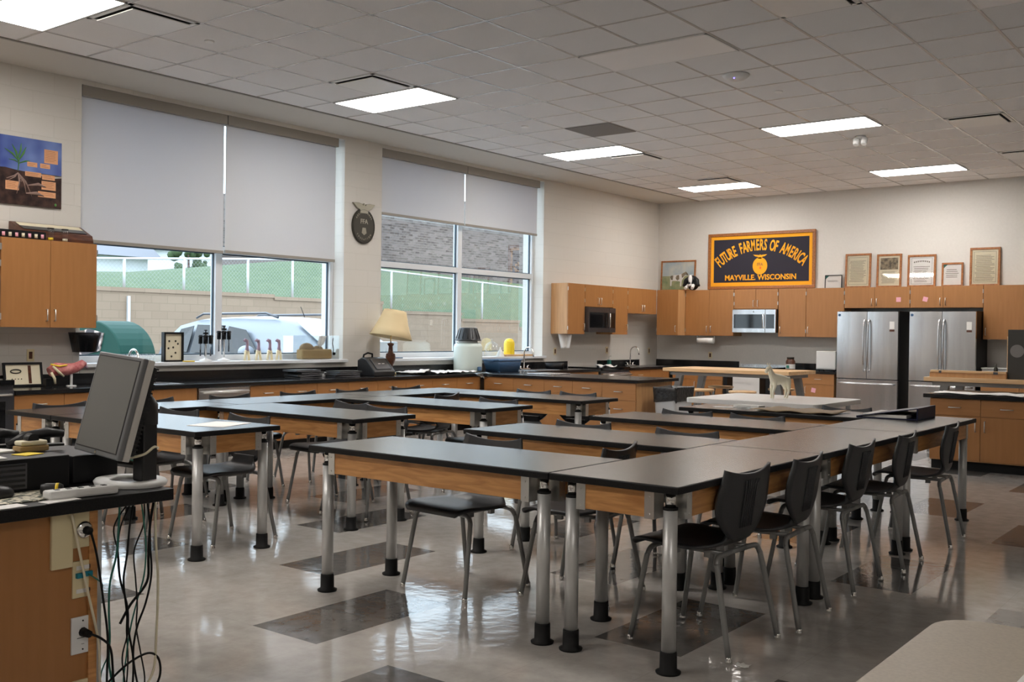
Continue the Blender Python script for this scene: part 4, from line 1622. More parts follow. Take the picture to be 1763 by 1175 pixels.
MB().box(-.025, .025, -.34, .19, .045, .05).box(-.025, .025, -.34, .19, .0, .004).build('rack', 'white_plastic', rk2)

# wall bin of black bags at left of window
wbn = thing('wall_bin', 'clear bin of black gloves hanging below the left wall cabinet by the window', 'bin', (.10, 2.03, 1.12))
MB().grid(loft([(.07, .10, .02, 0), (.085, .14, .02, .2)]), closed=True).box(-.07, .07, -.1, .1, 0, .003).build('bin_shell', 'smoke', wbn)
MB().grid(loft([(.062, .09, .02, .005), (.075, .125, .02, .17), (.06, .1, .02, .19)]), closed=True).box(-.06, .06, -.1, .1, .17, .185).build('gloves', 'bag', wbn)
MB().box(-.099, -.085, -.05, .05, .1, .22).build('wall_bracket', 'white', wbn)

# items atop left cabinet
sx_ = thing('seed_display_box', 'sloped mahogany display box with pale specimen tray on the left wall cabinet', 'display box', (.16, 1.64, UT + .001), HP)
T0 = Matrix.Identity(4)
hw = .36
side = [(-.14, 0), (.13, 0), (.13, .18), (.10, .18), (-.12, .08), (-.14, .03)]
TS = Matrix.Translation((-hw, 0, 0)) @ Matrix.Rotation(HP, 4, 'Z') @ Matrix.Rotation(HP, 4, 'X')
MB().prism(side, 0, 2 * hw, TS).build('case', 'dark_wood', sx_, .003)
a3 = math.atan2(.10, .22)
TI = Matrix.Translation((0, -.01, .134)) @ Matrix.Rotation(a3, 4, 'X')
MB().box(-.32, .32, -.085, .0, 0, .004, TI).build('lower_tray', 'steel_dark', sx_)
MB().box(-.32, .32, .004, .09, 0, .004, TI).build('upper_tray', 'parch', sx_)
br2 = thing('seed_sample_strip', 'dark strip holding a row of small seed jars on the left wall cabinet', 'sample strip', (.30, 1.28, UT + .001), HP)
MB().box(-.22, .22, -.02, .02, 0, .075).build('strip', 'blackboard_box', br2, .002)
for k in range(7):
    MB().lathe([(.014, .012), (.014, .05)], 10, Matrix.Translation((-.19 + .062 * k, -.024, 0))).build('seed_jar', 'cream_plastic' if k % 2 else 'pink', br2)
for y, lb, cc in ((1.555, 'clear glass jar with yellow contents before the mahogany box', 'yellow'), (1.70, 'clear glass jar with pale contents before the mahogany box', 'parch')):
    j = thing('glass_jar', lb, 'jar', (.30, y, UT + .001), 0, 'two glass jars on the left wall cabinet')
    MB().lathe([(.032, 0), (.034, .01), (.034, .1), (.03, .115)], 16).build('jar_glass', 'clear', j)
    MB().lathe([(.025, .006), (.025, .03)], 12).build('contents', cc, j)
    MB().lathe([(.032, .115), (.032, .125)], 14).build('lid', 'smoke', j)

# framed specimens on the counter at left
def counter_frame(y, label, w2=.19, h=.235, lean=.18):
    t = thing('specimen_frame', label, 'framed picture', (.16, y, CT + .002), HP, 'black framed specimens on the left counter')
    t.rotation_euler = (-lean, 0, HP)
    MB().box(-w2, w2, -.012, .012, 0, .02).box(-w2, w2, -.012, .012, h - .02, h).box(-w2, -w2 + .02, -.012, .012, .02, h - .02).box(w2 - .02, w2, -.012, .012, .02, h - .02).build('frame', 'blackboard_box', t)
    bx('mount', 'parch', (-w2 + .02, w2 - .02, .0, .008, .02, h - .02), t)
    MB().tube([(-.07 + .05 * math.cos(a), -.003, .15 + .018 * math.sin(a)) for a in [2 * PI * k / 12 for k in range(13)]], .006, 6).build('oval_specimen', 'bronze', t)
    for k in range(4):
        MB().ball((-.11 + k * .03, -.003, .075), .006, 6, 4).build('small_specimen', 'bronze', t)
    bx('dark_band', 'dark_wood', (.05, .08, -.002, 0, .03, h - .03), t)
    return t


counter_frame(1.38, 'black framed specimen picture leaning by the outlet, right of its twin')
counter_frame(.96, 'black framed specimen picture at the left picture edge')
# anatomical model on stand
am = thing('anatomical_model', 'red and white anatomical animal model on a white post, left counter', 'anatomical model', (.3, 1.72, CT + .001))
MB().tube([(0, -.16, .14), (0, -.1, .17), (0, .02, .165), (0, .1, .18), (0, .18, .22), (0, .21, .215)], [.05, .065, .06, .05, .04, .02], 12).build('torso', 'muscle', am)
MB().tube([(0, .16, .23), (0, .2, .2), (.02, .22, .17)], [.02, .02, .008], 8).build('head', 'mauve', am)
MB().tube([(.06, -.16, .2), (.065, -.1, .14), (.06, -.05, .1)], [.01, .014, .01], 8).tube([(.05, -.17, .14), (.055, -.14, .08), (.05, -.13, .03)], [.012, .014, .01], 8).build('rib_bones', 'bone', am)
MB().tube([(.055, -.18, .22), (.065, -.1, .2), (.06, -.02, .21)], .008, 6).build('tendon', 'yellow', am)
MB().cyl(0, .06, .004, .14, .012, 10).lathe([(.05, 0), (.045, .008)], 14, Matrix.Translation((0, .06, 0))).build('post', 'white', am)
MB().box(-.03, .03, -.21, -.15, 0, .08).build('dark_mount', 'blackboard_box', am)

# laptops in stacks
def laptops(y, n, label, rz):
    for k in range(n):
        r = rz + random.uniform(-.1, .1)
        t = thing('laptop', label % ['lowest', 'second lowest', 'middle', 'second from top', 'topmost'][k if k < n - 1 else 4], 'laptop', (.36 + random.uniform(-.01, .01), y + .012 * k * (-1) ** k, CT + .001 + k * .0265), HP + r, 'closed laptops stacked on the window counter')
        MB().box(-.19, .19, -.13, .13, 0, .012).build('base', 'steel_dark', t, .004)
        MB().box(-.19, .19, -.13, .13, .013, .024).build('lid', 'plastic_black', t, .004)
        MB().box(.1, .15, -.10, -.07, .024, .0246).build('sticker', 'paper', t)
laptops(4.70, 4, '%s closed laptop of the left stack on the window counter', .05)
laptops(5.32, 3, '%s closed laptop of the right stack, beside the desk phone', -.04)
bk3 = MB().box(-.10, .10, -.17, .17, 0, .06).build('grey_box', 'grey_bin', None, .005)
bk3.location = (.15, 5.02, CT + .001)
tag(bk3, 'grey flat box between the two laptop stacks, near the backsplash', 'box')

# desk phone
ph = thing('credit_card_printer', 'bulky black phone-like console between the laptops and the lamp', 'console', (.34, 5.92, CT + .001), HP)
pf = [(-.18, 0), (.14, 0), (.14, .2), (.06, .24), (-.02, .22), (-.18, .06)]
MB().prism(pf, -.19, .19, Matrix.Rotation(HP, 4, 'Z') @ Matrix.Rotation(HP, 4, 'X')).build('console_body', 'plastic_black', ph, .012)
MB().prism([(-.16, .085), (-.03, .215), (-.03, .225), (-.16, .095)], -.13, .13, Matrix.Rotation(HP, 4, 'Z') @ Matrix.Rotation(HP, 4, 'X')).build('front_panel', 'steel_dark', ph, .002)
MB().box(-.05, -.01, -.105, -.095, .155, .162).box(.02, .06, -.105, -.095, .155, .162).build('buttons', 'towel', ph)
MB().tube([(-.15, .08, .2), (-.15, .06, .27), (-.08, .06, .295), (.0, .06, .28), (.02, .08, .22)], .012, 8).build('carry_handle', 'rubber', ph)
ph.name = 'desk_console'

# table lamp
lm = thing('table_lamp', 'turned wood table lamp with a tilted cream shade and brass base', 'lamp', (.30, 6.24, CT + .001))
MB().lathe([(.075, 0), (.08, .012), (.07, .03), (.05, .045), (.045, .06), (.028, .075), (.02, .09)], 24).build('brass_base', 'brass', lm)
MB().lathe([(.018, .085), (.03, .10), (.034, .13), (.06, .18), (.066, .24), (.06, .27), (.062, .28), (.035, .295), (.03, .34), (.026, .38), (.042, .40), (.045, .415), (.02, .425)], 24).build('turned_body', 'dark_wood', lm)
MB().cyl(0, 0, .425, .62, .008, 8).build('stem', 'brass', lm)
shp = MB().grid([[Vector((r * math.cos(a), r * math.sin(a), z)) for a in [2 * PI * k / 32 for k in range(32)]] for r, z in ((.285, 0), (.24, .1), (.2, .2), (.168, .3), (.15, .36))], closed=True)
so2 = shp.build('lamp_shade', 'lampshade', lm, solid=.004)
so2.location = (0, -.0, .50)
so2.rotation_euler = (-.17, .05, 0)
lf = MB().tube([(-.15, 0, .33), (.15, 0, .33)], .003, 5).build('shade_spider', 'brass', so2)

# plastic sheet on the corner counter
rows = []
random.seed(3)
sh = MB()
ny, nx = 34, 10
rows = [[((.14 + .52 * i / nx + .03 * math.sin(j * .7)), 6.45 + 1.2 * j / ny + .02 * math.sin(i * 1.3), CT + .004 + abs(.02 * math.sin(j * 1.1 + i * .9)) + .02 * random.random() + (.05 * math.exp(-((j - 4) / 3) ** 2) * (i / nx)))
         for i in range(nx + 1)] for j in range(ny + 1)]
sht = MB().grid(rows).build('plastic_sheet', 'paper', None, solid=.001)
tag(sht, 'crumpled white plastic sheet spread on the counter between lamp and white jug', 'plastic sheet')
rows = [[(.66 + .10 * i / 6 + .05 * j / 8, 7.48 + .32 * (j / 8) - (.0) , CT + .01 - .0 * i + (-.10 * (i / 6) ** 1.5 * (1 - abs(j - 4) / 5)) + .008 * random.random()) for i in range(7)] for j in range(9)]
pb = MB().grid(rows).build('plastic_bag', 'clear', None, solid=.001)
tag(pb, 'clear plastic bag drooping over the inner counter corner', 'plastic bag')

# white jug + black bucket on top
jg = thing('water_jug', 'large frosted white jug in front of the right window', 'jug', (.26, 7.88, CT + .001))
MB().lathe([(.17, 0), (.205, .015), (.21, .04), (.21, .36), (.2, .40), (.16, .425), (.14, .43)], 28).build('jug_body', 'jar_frost', jg)
MB().lathe([(.141, .43), (.141, .455)], 24).build('jug_neck', 'white_plastic', jg)
bu = thing('flower_pot', 'black tapered pot turned upside down on the white jug', 'pot', (.26, 7.88, CT + .458))
MB().lathe([(.19, 0), (.19, .02), (.178, .025), (.13, .18), (.12, .19), (.0, .191)], 28, cap=False).build('pot_body', 'plastic_black', bu)
rib = MB()
for k in range(14):
    a = 2 * PI * k / 14
    rib.tube([(.180 * math.cos(a), .180 * math.sin(a), .03), (.132 * math.cos(a), .132 * math.sin(a), .18)], .004, 5)
rib.build('ribs', 'plastic_black', bu)
sb2 = MB().lathe([(.03, 0), (.032, .01), (.03, .055), (.02, .06)], 12).build('small_bottle', 'blue_bin')
sb2.location = (.50, 7.86, CT + .025)
tag(sb2, 'little blue capped bottle lying before the white jug', 'bottle')
# blue tub
bt2 = thing('storage_tub', 'blue plastic tub on the counter right of the white jug', 'tub', (.45, 8.46, CT + .001))
MB().grid(loft([(.13, .24, .03, 0), (.15, .27, .03, .12), (.155, .275, .03, .17)]), closed=True).box(-.13, .13, -.24, .24, 0, .005).build('tub_body', 'blue_bin', bt2, solid=.004)
MB().grid(loft([(.168, .29, .03, .168), (.168, .29, .03, .185), (.155, .275, .03, .186), (.155, .275, .03, .168)]), closed=True).build('rim', 'blue_bin', bt2)
MB().box(-.06, .06, -.31, -.285, .15, .17).box(-.06, .06, .285, .31, .15, .17).build('handles', 'blue_bin', bt2)
# glass cloche / flasks behind
for (x, y, s, lb) in ((-.02, 8.78, 1.0, 'clear glass dome on the right window sill behind the blue tub'),):
    g = thing('glass_dome', lb, 'glass dome', (x, y, ZS))
    MB().lathe([(.12, 0), (.125, .05), (.12, .12), (.09, .19), (.04, .225), (.012, .24), (.02, .26), (.0005, .275)], 22, cap=False).build('dome', 'clear', g)
cn = MB().lathe([(.15, 0), (.14, .02), (.06, .12), (.025, .15), (.02, .19), (.0005, .195)], 20, cap=False).build('funnel', 'white_plastic')
fn = thing('funnel', 'white funnel turned over on the sill behind the blue tub', 'funnel', (.0, 8.97 - .0, ZS))
cn.parent = fn
cn.name = 'cone'
fn.scale = (.45, .45, .75)
wbk = MB().box(-.09, .09, -.36, .36, 0, .03).build('wooden_board', 'butcher', None, .003)
wbk.location = (-.02, 9.37, ZS)
tag(wbk, 'flat wooden board on the right window sill behind the blue tub', 'board')
yl = thing('yellow_cylinder', 'bright yellow round-topped tube standing on the right window sill', 'container', (-.02, 9.22, ZS + .031))
MB().lathe([(.085, 0), (.085, .17), (.075, .21), (.05, .24), (.0005, .25)], 20, cap=False).build('tube', 'yellow', yl)
bm2 = MB().box(-.04, .04, -.1, .1, 0, .012).build('blue_marker', 'blue_bin', None, .003)
bm2.location = (.03, 6.62, ZS)
tag(bm2, 'small blue object on the right window sill beside the lamp', 'marker')

# ================================================================== ITEMS ON TABLES
pp = MB().box(-.13, .13, -.16, .16, 0, .002).build('paper_sheet', 'paper')
pp.location = (4.50, .44, TH + .0015)
pp.rotation_euler = (0, 0, .35)
tag(pp, 'pale sheet of paper at the free end of the front left table', 'paper')
# binder
bd = thing('binder', 'open-edged dark blue ring binder on the far right table', 'binder', (7.54, 4.42, TH + .002), math.radians(2))
MB().box(-.30, .0, -.26, .26, 0, .006).build('back_cover', 'navy_plastic', bd) if 0 else None
MB().box(-.30, .14, -.26, .26, 0, .006).build('back_cover', 'navy_plastic', bd, .002)
TBd = Matrix.Translation((.14, 0, .085)) @ Matrix.Rotation(-.17, 4, 'Y')
MB().box(-.45, 0, -.26, .26, -.003, .003, TBd).build('front_cover', 'navy_plastic', bd, .002)
MB().box(.135, .145, -.26, .26, 0, .088).build('spine', 'navy_plastic', bd, .003)
MB().box(-.26, .06, -.24, .24, .0065, .03).build('pages', 'paper', bd, .002)
# brown tray & papers on the fourth arm
tp = thing('kraft_tray', 'wrinkled brown paper tray lying on the fourth right arm table', 'tray', (6.73, 4.36, TH + .002))
rows = [[(-.33 + .66 * i / 12, -.22 + .44 * j / 6, .012 + .006 * math.sin(i * 1.3 + j)) for i in range(13)] for j in range(7)]
MB().grid(rows).build('sheet', 'brown_mat', tp, solid=.003)
for k, (x, y, rz, wd, lb) in enumerate([(6.06, 4.36, .3, .08, 'thin white strip of paper left of the brown tray'), (6.24, 4.46, -.1, .12, 'white card propped on the fourth right arm table')]):
    o = MB().box(-wd, wd, -.05, .05, 0, .02 * k + .003).build('paper_card', 'paper')
    o.location = (x, y, TH + .002)
    o.rotation_euler = (0, 0, rz)
    tag(o, lb, 'paper', 'papers on the fourth right arm')
bk4 = thing('glass_dish', 'small clear dish beside the white card on the fourth right arm', 'dish', (6.27, 4.28, TH + .002))
MB().lathe([(.05, 0), (.06, .02), (.055, .02), (.045, .004)], 18).build('dish', 'clear', bk4)
# white table with horse
wt = thing('folding_table', 'white plastic topped table behind the fourth right arm', 'table', (5.42, 4.86, 0))
WZ = .80
MB().prism([(x + .63, y + .55) for x, y in rr(.63, .55, .06, 6)], WZ - .045, WZ).build('tabletop', 'white', wt, .006)
for sx in (.1, 1.16):
    for sy in (.1, 1.0):
        MB().tube([(sx, sy, .0), (sx, sy, WZ - .05)], .02, 10).build('leg', 'galv', wt)
for sx in (.1, 1.16):
    MB().tube([(sx, .1, .5), (sx, 1.0, .5)], .012, 8).build('crossbar', 'galv', wt)
hs = thing('horse_model', 'cream painted model horse standing on the white table', 'horse figurine', (6.10, 5.40, WZ + .001), math.radians(72))
hb = MB()
hpts = [(0, 0, 0)]
me = bpy.data.meshes.new('body')
HV = [(.11, 0, .165), (.05, 0, .165), (-.03, 0, .16), (-.10, 0, .17), (-.125, 0, .15),
      (-.12, .0, .235), (-.145, 0, .27), (-.185, 0, .235), (-.2, 0, .215)]
verts = []
edges = []
rad = []
def hv(p, r):
    verts.append(p)
    rad.append(r)
    return len(verts) - 1
a0 = hv((.0, 0, .17), (.042, .046))
a1 = hv((.08, 0, .18), (.045, .046))
a2 = hv((.115, 0, .165), (.03, .035))
b1 = hv((-.07, 0, .175), (.04, .046))
n1 = hv((-.10, 0, .215), (.024, .036))
n2 = hv((-.125, 0, .262), (.018, .026))
h1 = hv((-.145, 0, .29), (.02, .022))
h2 = hv((-.165, 0, .262), (.016, .018))
h3 = hv((-.18, 0, .235), (.012, .014))
edges += [(a0, a1), (a1, a2), (a0, b1), (b1, n1), (n1, n2), (n2, h1), (h1, h2), (h2, h3)]
for sy, dx in ((.025, .01), (-.025, -.02)):
    k1 = hv((-.075 + dx * .3, sy, .12), (.018, .018))
    k2 = hv((-.085 + dx, sy, .065), (.011, .011))
    k3 = hv((-.082 + dx, sy, .015), (.009, .009))
    k4 = hv((-.088 + dx, sy, .003), (.012, .010))
    edges += [(b1, k1), (k1, k2), (k2, k3), (k3, k4)]
    k1 = hv((.095, sy, .125), (.024, .024))
    k2 = hv((.118 + dx * .5, sy, .075), (.012, .012))
    k3 = hv((.105 + dx, sy, .015), (.009, .009))
    k4 = hv((.098 + dx, sy, .003), (.012, .010))
    edges += [(a1, k1), (k1, k2), (k2, k3), (k3, k4)]
me.from_pydata(verts, edges, [])
me.materials.append(M['horse'])
ho = bpy.data.objects.new('body', me)
COL.objects.link(ho)
ho.parent = hs
sk = ho.modifiers.new('skin', 'SKIN')
for i, r in enumerate(rad):
    me.skin_vertices[0].data[i].radius = r
me.skin_vertices[0].data[0].use_root = True
ho.modifiers.new('sub', 'SUBSURF').render_levels = 2
MB().tube([(.135, 0, .195), (.15, 0, .16), (.15, 0, .10), (.145, 0, .07)], [.008, .012, .01, .003], 8).build('tail', 'horse', hs)
MB().tube([(-.142, .012, .305), (-.142, .014, .33)], [.006, .001], 6).build('ear', 'horse', hs)
MB().tube([(-.142, -.012, .305), (-.142, -.014, .33)], [.006, .001], 6).build('ear', 'horse', hs)
MB().tube([(-.135, 0, .305), (-.11, 0, .28), (-.085, 0, .24), (-.06, 0, .215)], [.006, .009, .009, .004], 6).build('mane', 'horse', hs)

# ================================================================== WORKBENCHES + STOOLS
def bench(label, x0, y0, L, D, z):
    t = thing('workbench', label, 'workbench', (x0, y0, 0), 0, 'butcher block workbenches')
    MB().box(0, L, 0, D, z - .05, z).build('tabletop', 'butcher', t, .004)
    MB().box(.08, L - .08, .08, D - .08, z - .10, z - .051).build('frame_rail', 'tube', t)
    for x, s in ((.22, -1), (L - .22, 1)):
        for y, sy in ((.12, -1), (D - .12, 1)):
            lg = MB()
            lg.add([Vector((x - .05 + s * 0, y - .04, z - .1)), Vector((x + .05, y - .04, z - .1)), Vector((x + .05, y + .04, z - .1)), Vector((x - .05, y + .04, z - .1)),
                    Vector((x - .04 + s * .16, y - .03, 0)), Vector((x + .04 + s * .16, y - .03, 0)), Vector((x + .04 + s * .16, y + .03, 0)), Vector((x - .04 + s * .16, y + .03, 0))],
                   [(0, 1, 2, 3), (4, 5, 6, 7), (0, 1, 5, 4), (1, 2, 6, 5), (2, 3, 7, 6), (3, 0, 4, 7)])
            lg.build('leg', 'tube', t, .004)
        MB().box(x - .03 + s * .1, x + .03 + s * .1, .12, D - .12, .2, .25).build('stretcher', 'tube', t)
    return t


bench('maple workbench behind the white table, left of the refrigerators', 2.62, 9.43, 1.9, .95, .90)
bench('maple workbench in front of the right refrigerator, carrying a wooden trough', 6.28, 9.3, 1.9, .95, .905)


def stool(x, y, label):
    t = thing('stool', label, 'stool', (x, y, 0), random.uniform(0, 1), 'round wooden seat stools at the maple workbench')
    MB().lathe([(.175, 0), (.185, .01), (.185, .025), (.175, .032)], 26, Matrix.Translation((0, 0, .60))).build('seat', 'butcher', t)
    for k in range(4):
        a = PI / 4 + k * HP
        c, s = math.cos(a), math.sin(a)
        MB().tube([(.13 * c, .13 * s, .60), (.14 * c, .14 * s, .57), (.22 * c, .22 * s, .0)], .012, 8).build('leg', 'tube', t)
    MB().tube([(.185 * math.cos(a), .185 * math.sin(a), .22) for a in [2 * PI * k / 20 for k in range(21)]], .009, 6).build('foot_ring', 'tube', t)
    return t


stool(3.34, 9.22, 'round wooden seat stool nearest the trash can')
stool(3.96, 9.22, 'round wooden seat stool in front of the white oven')
stool(3.16, 10.2, 'round wooden seat stool at the far left side of the workbench')
stool(4.05, 10.3, 'round wooden seat stool behind the workbench, beyond the horse')

# wooden trough on right bench
BZ = .906
wtgh = thing('wooden_trough', 'long pale wooden trough with metal clips on the right workbench', 'wooden tool', (6.32, 9.4, BZ))
MB().box(0, .86, 0, .16, 0, .055).build('lower_board', 'maple_edge', wtgh, .003)
MB().box(0.01, .86, -.01, .05, .056, .085).build('upper_rail', 'butcher', wtgh, .003)
MB().box(.11, .14, -.014, -.009, .05, .08).box(.72, .77, -.014, -.009, .05, .08).build('metal_clips', 'steel_dark', wtgh)
cbd = thing('speaker_board', 'tall charcoal board with a faint round disc standing on the right workbench', 'board', (7.18, 9.45, BZ))
MB().box(0, .30, 0, .25, 0, .58).build('panel', 'charcoal_board', cbd, .003)
MB().lathe([(.075, 0), (.075, .003)], 22, Matrix.Translation((.10, -.001, .33)) @ Matrix.Rotation(HP, 4, 'X')).build('disc', 'grille', cbd)
MB().box(-.008, 0, 0, .25, 0, .5).box(.30, .308, 0, .25, 0, .58).build('wood_edge', 'butcher', cbd)
# papers on island
rows = [[(6.8 + 2.4 * i / 30, 7.72 + .5 * j / 6 + .05 * math.sin(i), CT + .004 + .012 * random.random()) for i in range(31)] for j in range(7)]
o = MB().grid(rows).build('paper_covering', 'paper', None, solid=.001)
tag(o, 'crumpled pale paper spread along the right island counter', 'paper covering')

# ================================================================== TEACHER'S DESK (left foreground)
DZ = .80
DX = 6.70
dk = thing('teacher_desk', 'black topped teacher desk with wooden front in the left foreground', 'desk', (0, 0, 0))
MB().box(5.6, DX, -3.3, -1.37, DZ - .042, DZ).build('desktop', 'black_top', dk, .004)
MB().box(5.75, DX - .06, -3.2, -1.635, .0, DZ - .043).build('cabinet_front', 'maple', dk, .002)
MB().box(DX - .0595, DX - .05, -1.665, -1.635, .0, DZ - .043).build('edge_strip', 'oak', dk)
MB().box(5.75, DX - .1, -1.634, -1.59, .0, DZ - .043).build('grey_side_panel', 'alu', dk)
MB().box(DX - .0595, DX - .045, -1.80, -1.725, .57, .755).build('mounting_bracket', 'plate', dk, .003)
PX = DX - .0595
def wplate(y, z, h, w_, m, label, deco, cat='outlet'):
    t = thing('wall_plate', label, cat, (PX, y, z), 0, 'electrical plates on the desk side')
    MB().box(0, .008, -w_ / 2, w_ / 2, 0, h).build('plate', m, t, .002)
    deco(t, h, w_)
def d1(t, h, w_):
    MB().ball((.012, .0, h * .5), .03, 14, 8, (.4, 1, 1)).build('socket_ring', 'chrome', t)
    MB().tube([(.01, 0, h * .5), (.04, .005, h * .48)], [.016, .013], 10).build('plug', 'rubber', t)
def d2(t, h, w_):
    MB().box(.008, .02, -.028, .0, h * .55, h * .68).box(.008, .02, .002, .028, h * .57, h * .7).build('network_plugs', 'teal', t)
    MB().box(.008, .0095, -.025, .025, h - .03, h - .016).box(.008, .0095, -.025, .025, .016, .03).build('blank_labels', 'paper', t)
def d3(t, h, w_):
    MB().tube([(.008, 0, h * .58), (.045, .004, h * .56)], [.016, .012], 10).build('plug', 'rubber', t)
    MB().box(.008, .009, -.02, .02, h * .42, h * .435).box(.008, .009, -.005, .005, h * .25, h * .26).ball((.009, 0, h - .014), .003, 6, 4).ball((.009, 0, .014), .003, 6, 4).build('slots', 'rubber', t)
def d4(t, h, w_):
    MB().tube([(.008, 0, h * .42), (.035, .01, h * .36)], [.009, .008], 8).build('usb_plug', 'navy_plastic', t)
    MB().ball((.018, -.004, h * .44), .008, 8, 6).build('blue_light', 'led', t)
wplate(-1.685, .63, .12, .075, 'plate', 'ivory round socket plate directly under the desktop, black plug in it', d1)
wplate(-1.685, .46, .125, .075, 'plate', 'ivory plate with two teal network plugs on the desk side', d2)
wplate(-1.685, .27, .125, .08, 'white', 'white electrical plate with a black plug on the desk side', d3)
wplate(-1.68, .055, .125, .08, 'plate', 'lowest ivory plate with a glowing blue plug on the desk side', d4)

# cables
def cable(label, pts, r, m, grp='cables hanging beside the desk'):
    o = MB().tube(catmull(pts, 6), r, 7).build('cable', m)
    tag(o, label, 'cable', grp)
    return o
CX = 6.62
def cp(y, z, dx=0):
    return (CX + dx, y, z)
cable('black cable from the round socket running down the desk edge', [(PX + .045, -1.68, .685), cp(-1.655, .60, .06), cp(-1.625, .45, .05), cp(-1.60, .30, .04), cp(-1.60, .12, .04), cp(-1.57, .0 + .01, .04)], .004, 'rubber')
cable('black cable from the white plate curving down to the floor', [(PX + .045, -1.681, .342), cp(-1.63, .31, .06), cp(-1.575, .25, .02), cp(-1.55, .12, .0), cp(-1.52, .01, .0)], .0042, 'rubber')
cable('straight thick black cable hanging from the desktop to mid height', [cp(-1.40, .75), cp(-1.415, .66), cp(-1.42, .55), cp(-1.425, .46), cp(-1.49, .39), cp(-1.53, .33)], .0048, 'rubber')
cable('beige cable looping low in front of the desk gap', [(PX + .03, -1.74, .75), cp(-1.69, .5, .06), cp(-1.64, .3, .05), cp(-1.62, .15, .03), cp(-1.56, .06), cp(-1.48, .05), cp(-1.40, .12), cp(-1.385, .25), cp(-1.38, .45), cp(-1.39, .6), cp(-1.395, .76)], .0045, 'cream_plastic')
cable('black cable making a wide loop near the floor', [cp(-1.58, .13), cp(-1.50, .18), cp(-1.42, .2), cp(-1.375, .17), cp(-1.37, .1), cp(-1.42, .03), cp(-1.48, .02), cp(-1.55, .05)], .0042, 'rubber')
cable('thin green cable winding down from the teal plugs', [(PX + .02, -1.675, .54), cp(-1.63, .50, .05), cp(-1.60, .45), cp(-1.585, .36), cp(-1.57, .25), cp(-1.60, .17), cp(-1.64, .08, .06), cp(-1.64, .01, .06)], .0025, 'green_can')
cable('thin dark cable from the blue lit plug down to the floor', [(PX + .035, -1.67, .10), cp(-1.635, .075, .06), cp(-1.62, .04, .06), cp(-1.60, .01, .05)], .003, 'rubber')
random.seed(11)
for k in range(7):
    y0 = -1.535 + .018 * k
    pts = [cp(y0, .755, -.01 * k % .03)]
    ph0 = random.uniform(0, 6)
    for i in range(1, 9):
        f = i / 8
        spread = .035 * math.sin(ph0 + f * (4 + k * .5)) + .0 * f
        pts.append(cp(y0 - .02 * f + spread * (1 - .4 * f), .755 * (1 - f) + .012, random.uniform(-.02, .02)))
    cable(['one of the thin tangled cables dangling from the desktop edge'] [0], pts, .0028 if k % 3 else .0038, 'rubber' if k % 4 else 'green_can', 'thin tangled cables dangling from the desktop edge')

# monitor
mn = thing('computer_monitor', 'grey framed monitor turned upright and tilted, blank screen', 'monitor', (6.50, -1.42, DZ + .001))
MW, MH = .150, .187
th = .235
ctr = Vector((6.455, -1.485, 1.095)) - Vector((6.50, -1.42, DZ + .001))
yawm, rollm = .0, -.068
rv = Vector((math.cos(yawm), math.sin(yawm), 0))
nv = Vector((math.sin(yawm), -math.cos(yawm), 0))
uv = Vector((0, 0, 1)) * math.cos(th) - nv * math.sin(th)
r2v = rv * math.cos(rollm) + uv * math.sin(rollm)
u2v = -rv * math.sin(rollm) + uv * math.cos(rollm)
n2v = r2v.cross(u2v)
TM = Matrix((r2v, u2v, n2v)).transposed().to_4x4()
TM.translation = ctr
M['monitor_grey'] = mat('grey_monitor_plastic', (.2, .205, .215), .3, .3)
M['screen'] = mat('matte_screen', (.15, .148, .14), .45)
M['side_grey'] = mat('light_grey_plastic', (.6, .58, .54), .45)
MB().box(-MW, MW, -MH, MH, -.022, -.0, TM).build('bezel', 'monitor_grey', mn, .004)
MB().box(-MW, MW, -MH, MH, -.05, -.0225, TM).build('side_shell', 'side_grey', mn, .004)
MB().box(-MW + .02, MW - .02, -MH + .02, MH - .02, -.082, -.051, TM).build('rear_shell', 'plastic_black', mn, .01)
vt = MB()
for k in range(22):
    yy = -MH + .03 + k * (2 * MH - .06) / 21
    vt.box(MW - .021, MW - .014, yy, yy + .006, -.08, -.055, TM)
vt.build('vents', 'plastic_black', mn)
MB().box(-MW + .014, MW - .018, -MH + .022, MH - .016, 0, .002, TM).build('screen', 'screen', mn)
MB().box(-MW + .010, MW - .014, -MH + .018, MH - .012, 0, .0012, TM).build('screen_surround', 'plastic_black', mn)
MB().lathe([(.006, 0), (.006, .002)], 12, TM @ Matrix.Translation((0, -MH + .011, 0))).build('badge', 'chrome', mn)
# stand
stx, sty = .045, .03
MB().box(stx - .035, stx + .035, sty - .03, sty + .03, .012, .26).build('stand_column', 'plastic_black', mn, .008)
MB().tube([(stx, sty, .22), (stx, sty, .29), (stx - .005, sty - .01, .32), (stx - .02, sty - .045, .31)], [.045, .045, .042, .03], 14).build('stand_head', 'plastic_black', mn)
rg = []
for r, z in ((.145, 0), (.15, .012), (.142, .02), (.09, .02), (.083, .012), (.085, 0)):
    rg.append([(r * math.cos(a) * 1.0, r * .8 * math.sin(a), z) for a in [2 * PI * k / 40 for k in range(40)]])
rg.append(rg[0])
MB().grid(rg, closed=True).build('base_ring', 'white_plastic', mn)
MB().prism([(x, y * .8) for x, y in [(.085 * math.cos(a), .085 * math.sin(a)) for a in [2 * PI * k / 28 for k in range(28)]]], 0, .008).build('base_centre', 'steel_dark', mn)
cable('grey and cream cable bundle wrapped around the monitor stand', [(6.42, -1.50, .92), (6.50, -1.455, .90), (6.58, -1.42, .915), (6.585, -1.38, .94), (6.55, -1.34, .93)], .005, 'cream_plastic', 'cables at the monitor stand')
cable('thin green cable behind the monitor stand', [(6.38, -1.38, .88), (6.45, -1.36, .87), (6.5, -1.36, .83), (6.52, -1.33, .806)], .003, 'green_can', 'cables at the monitor stand')

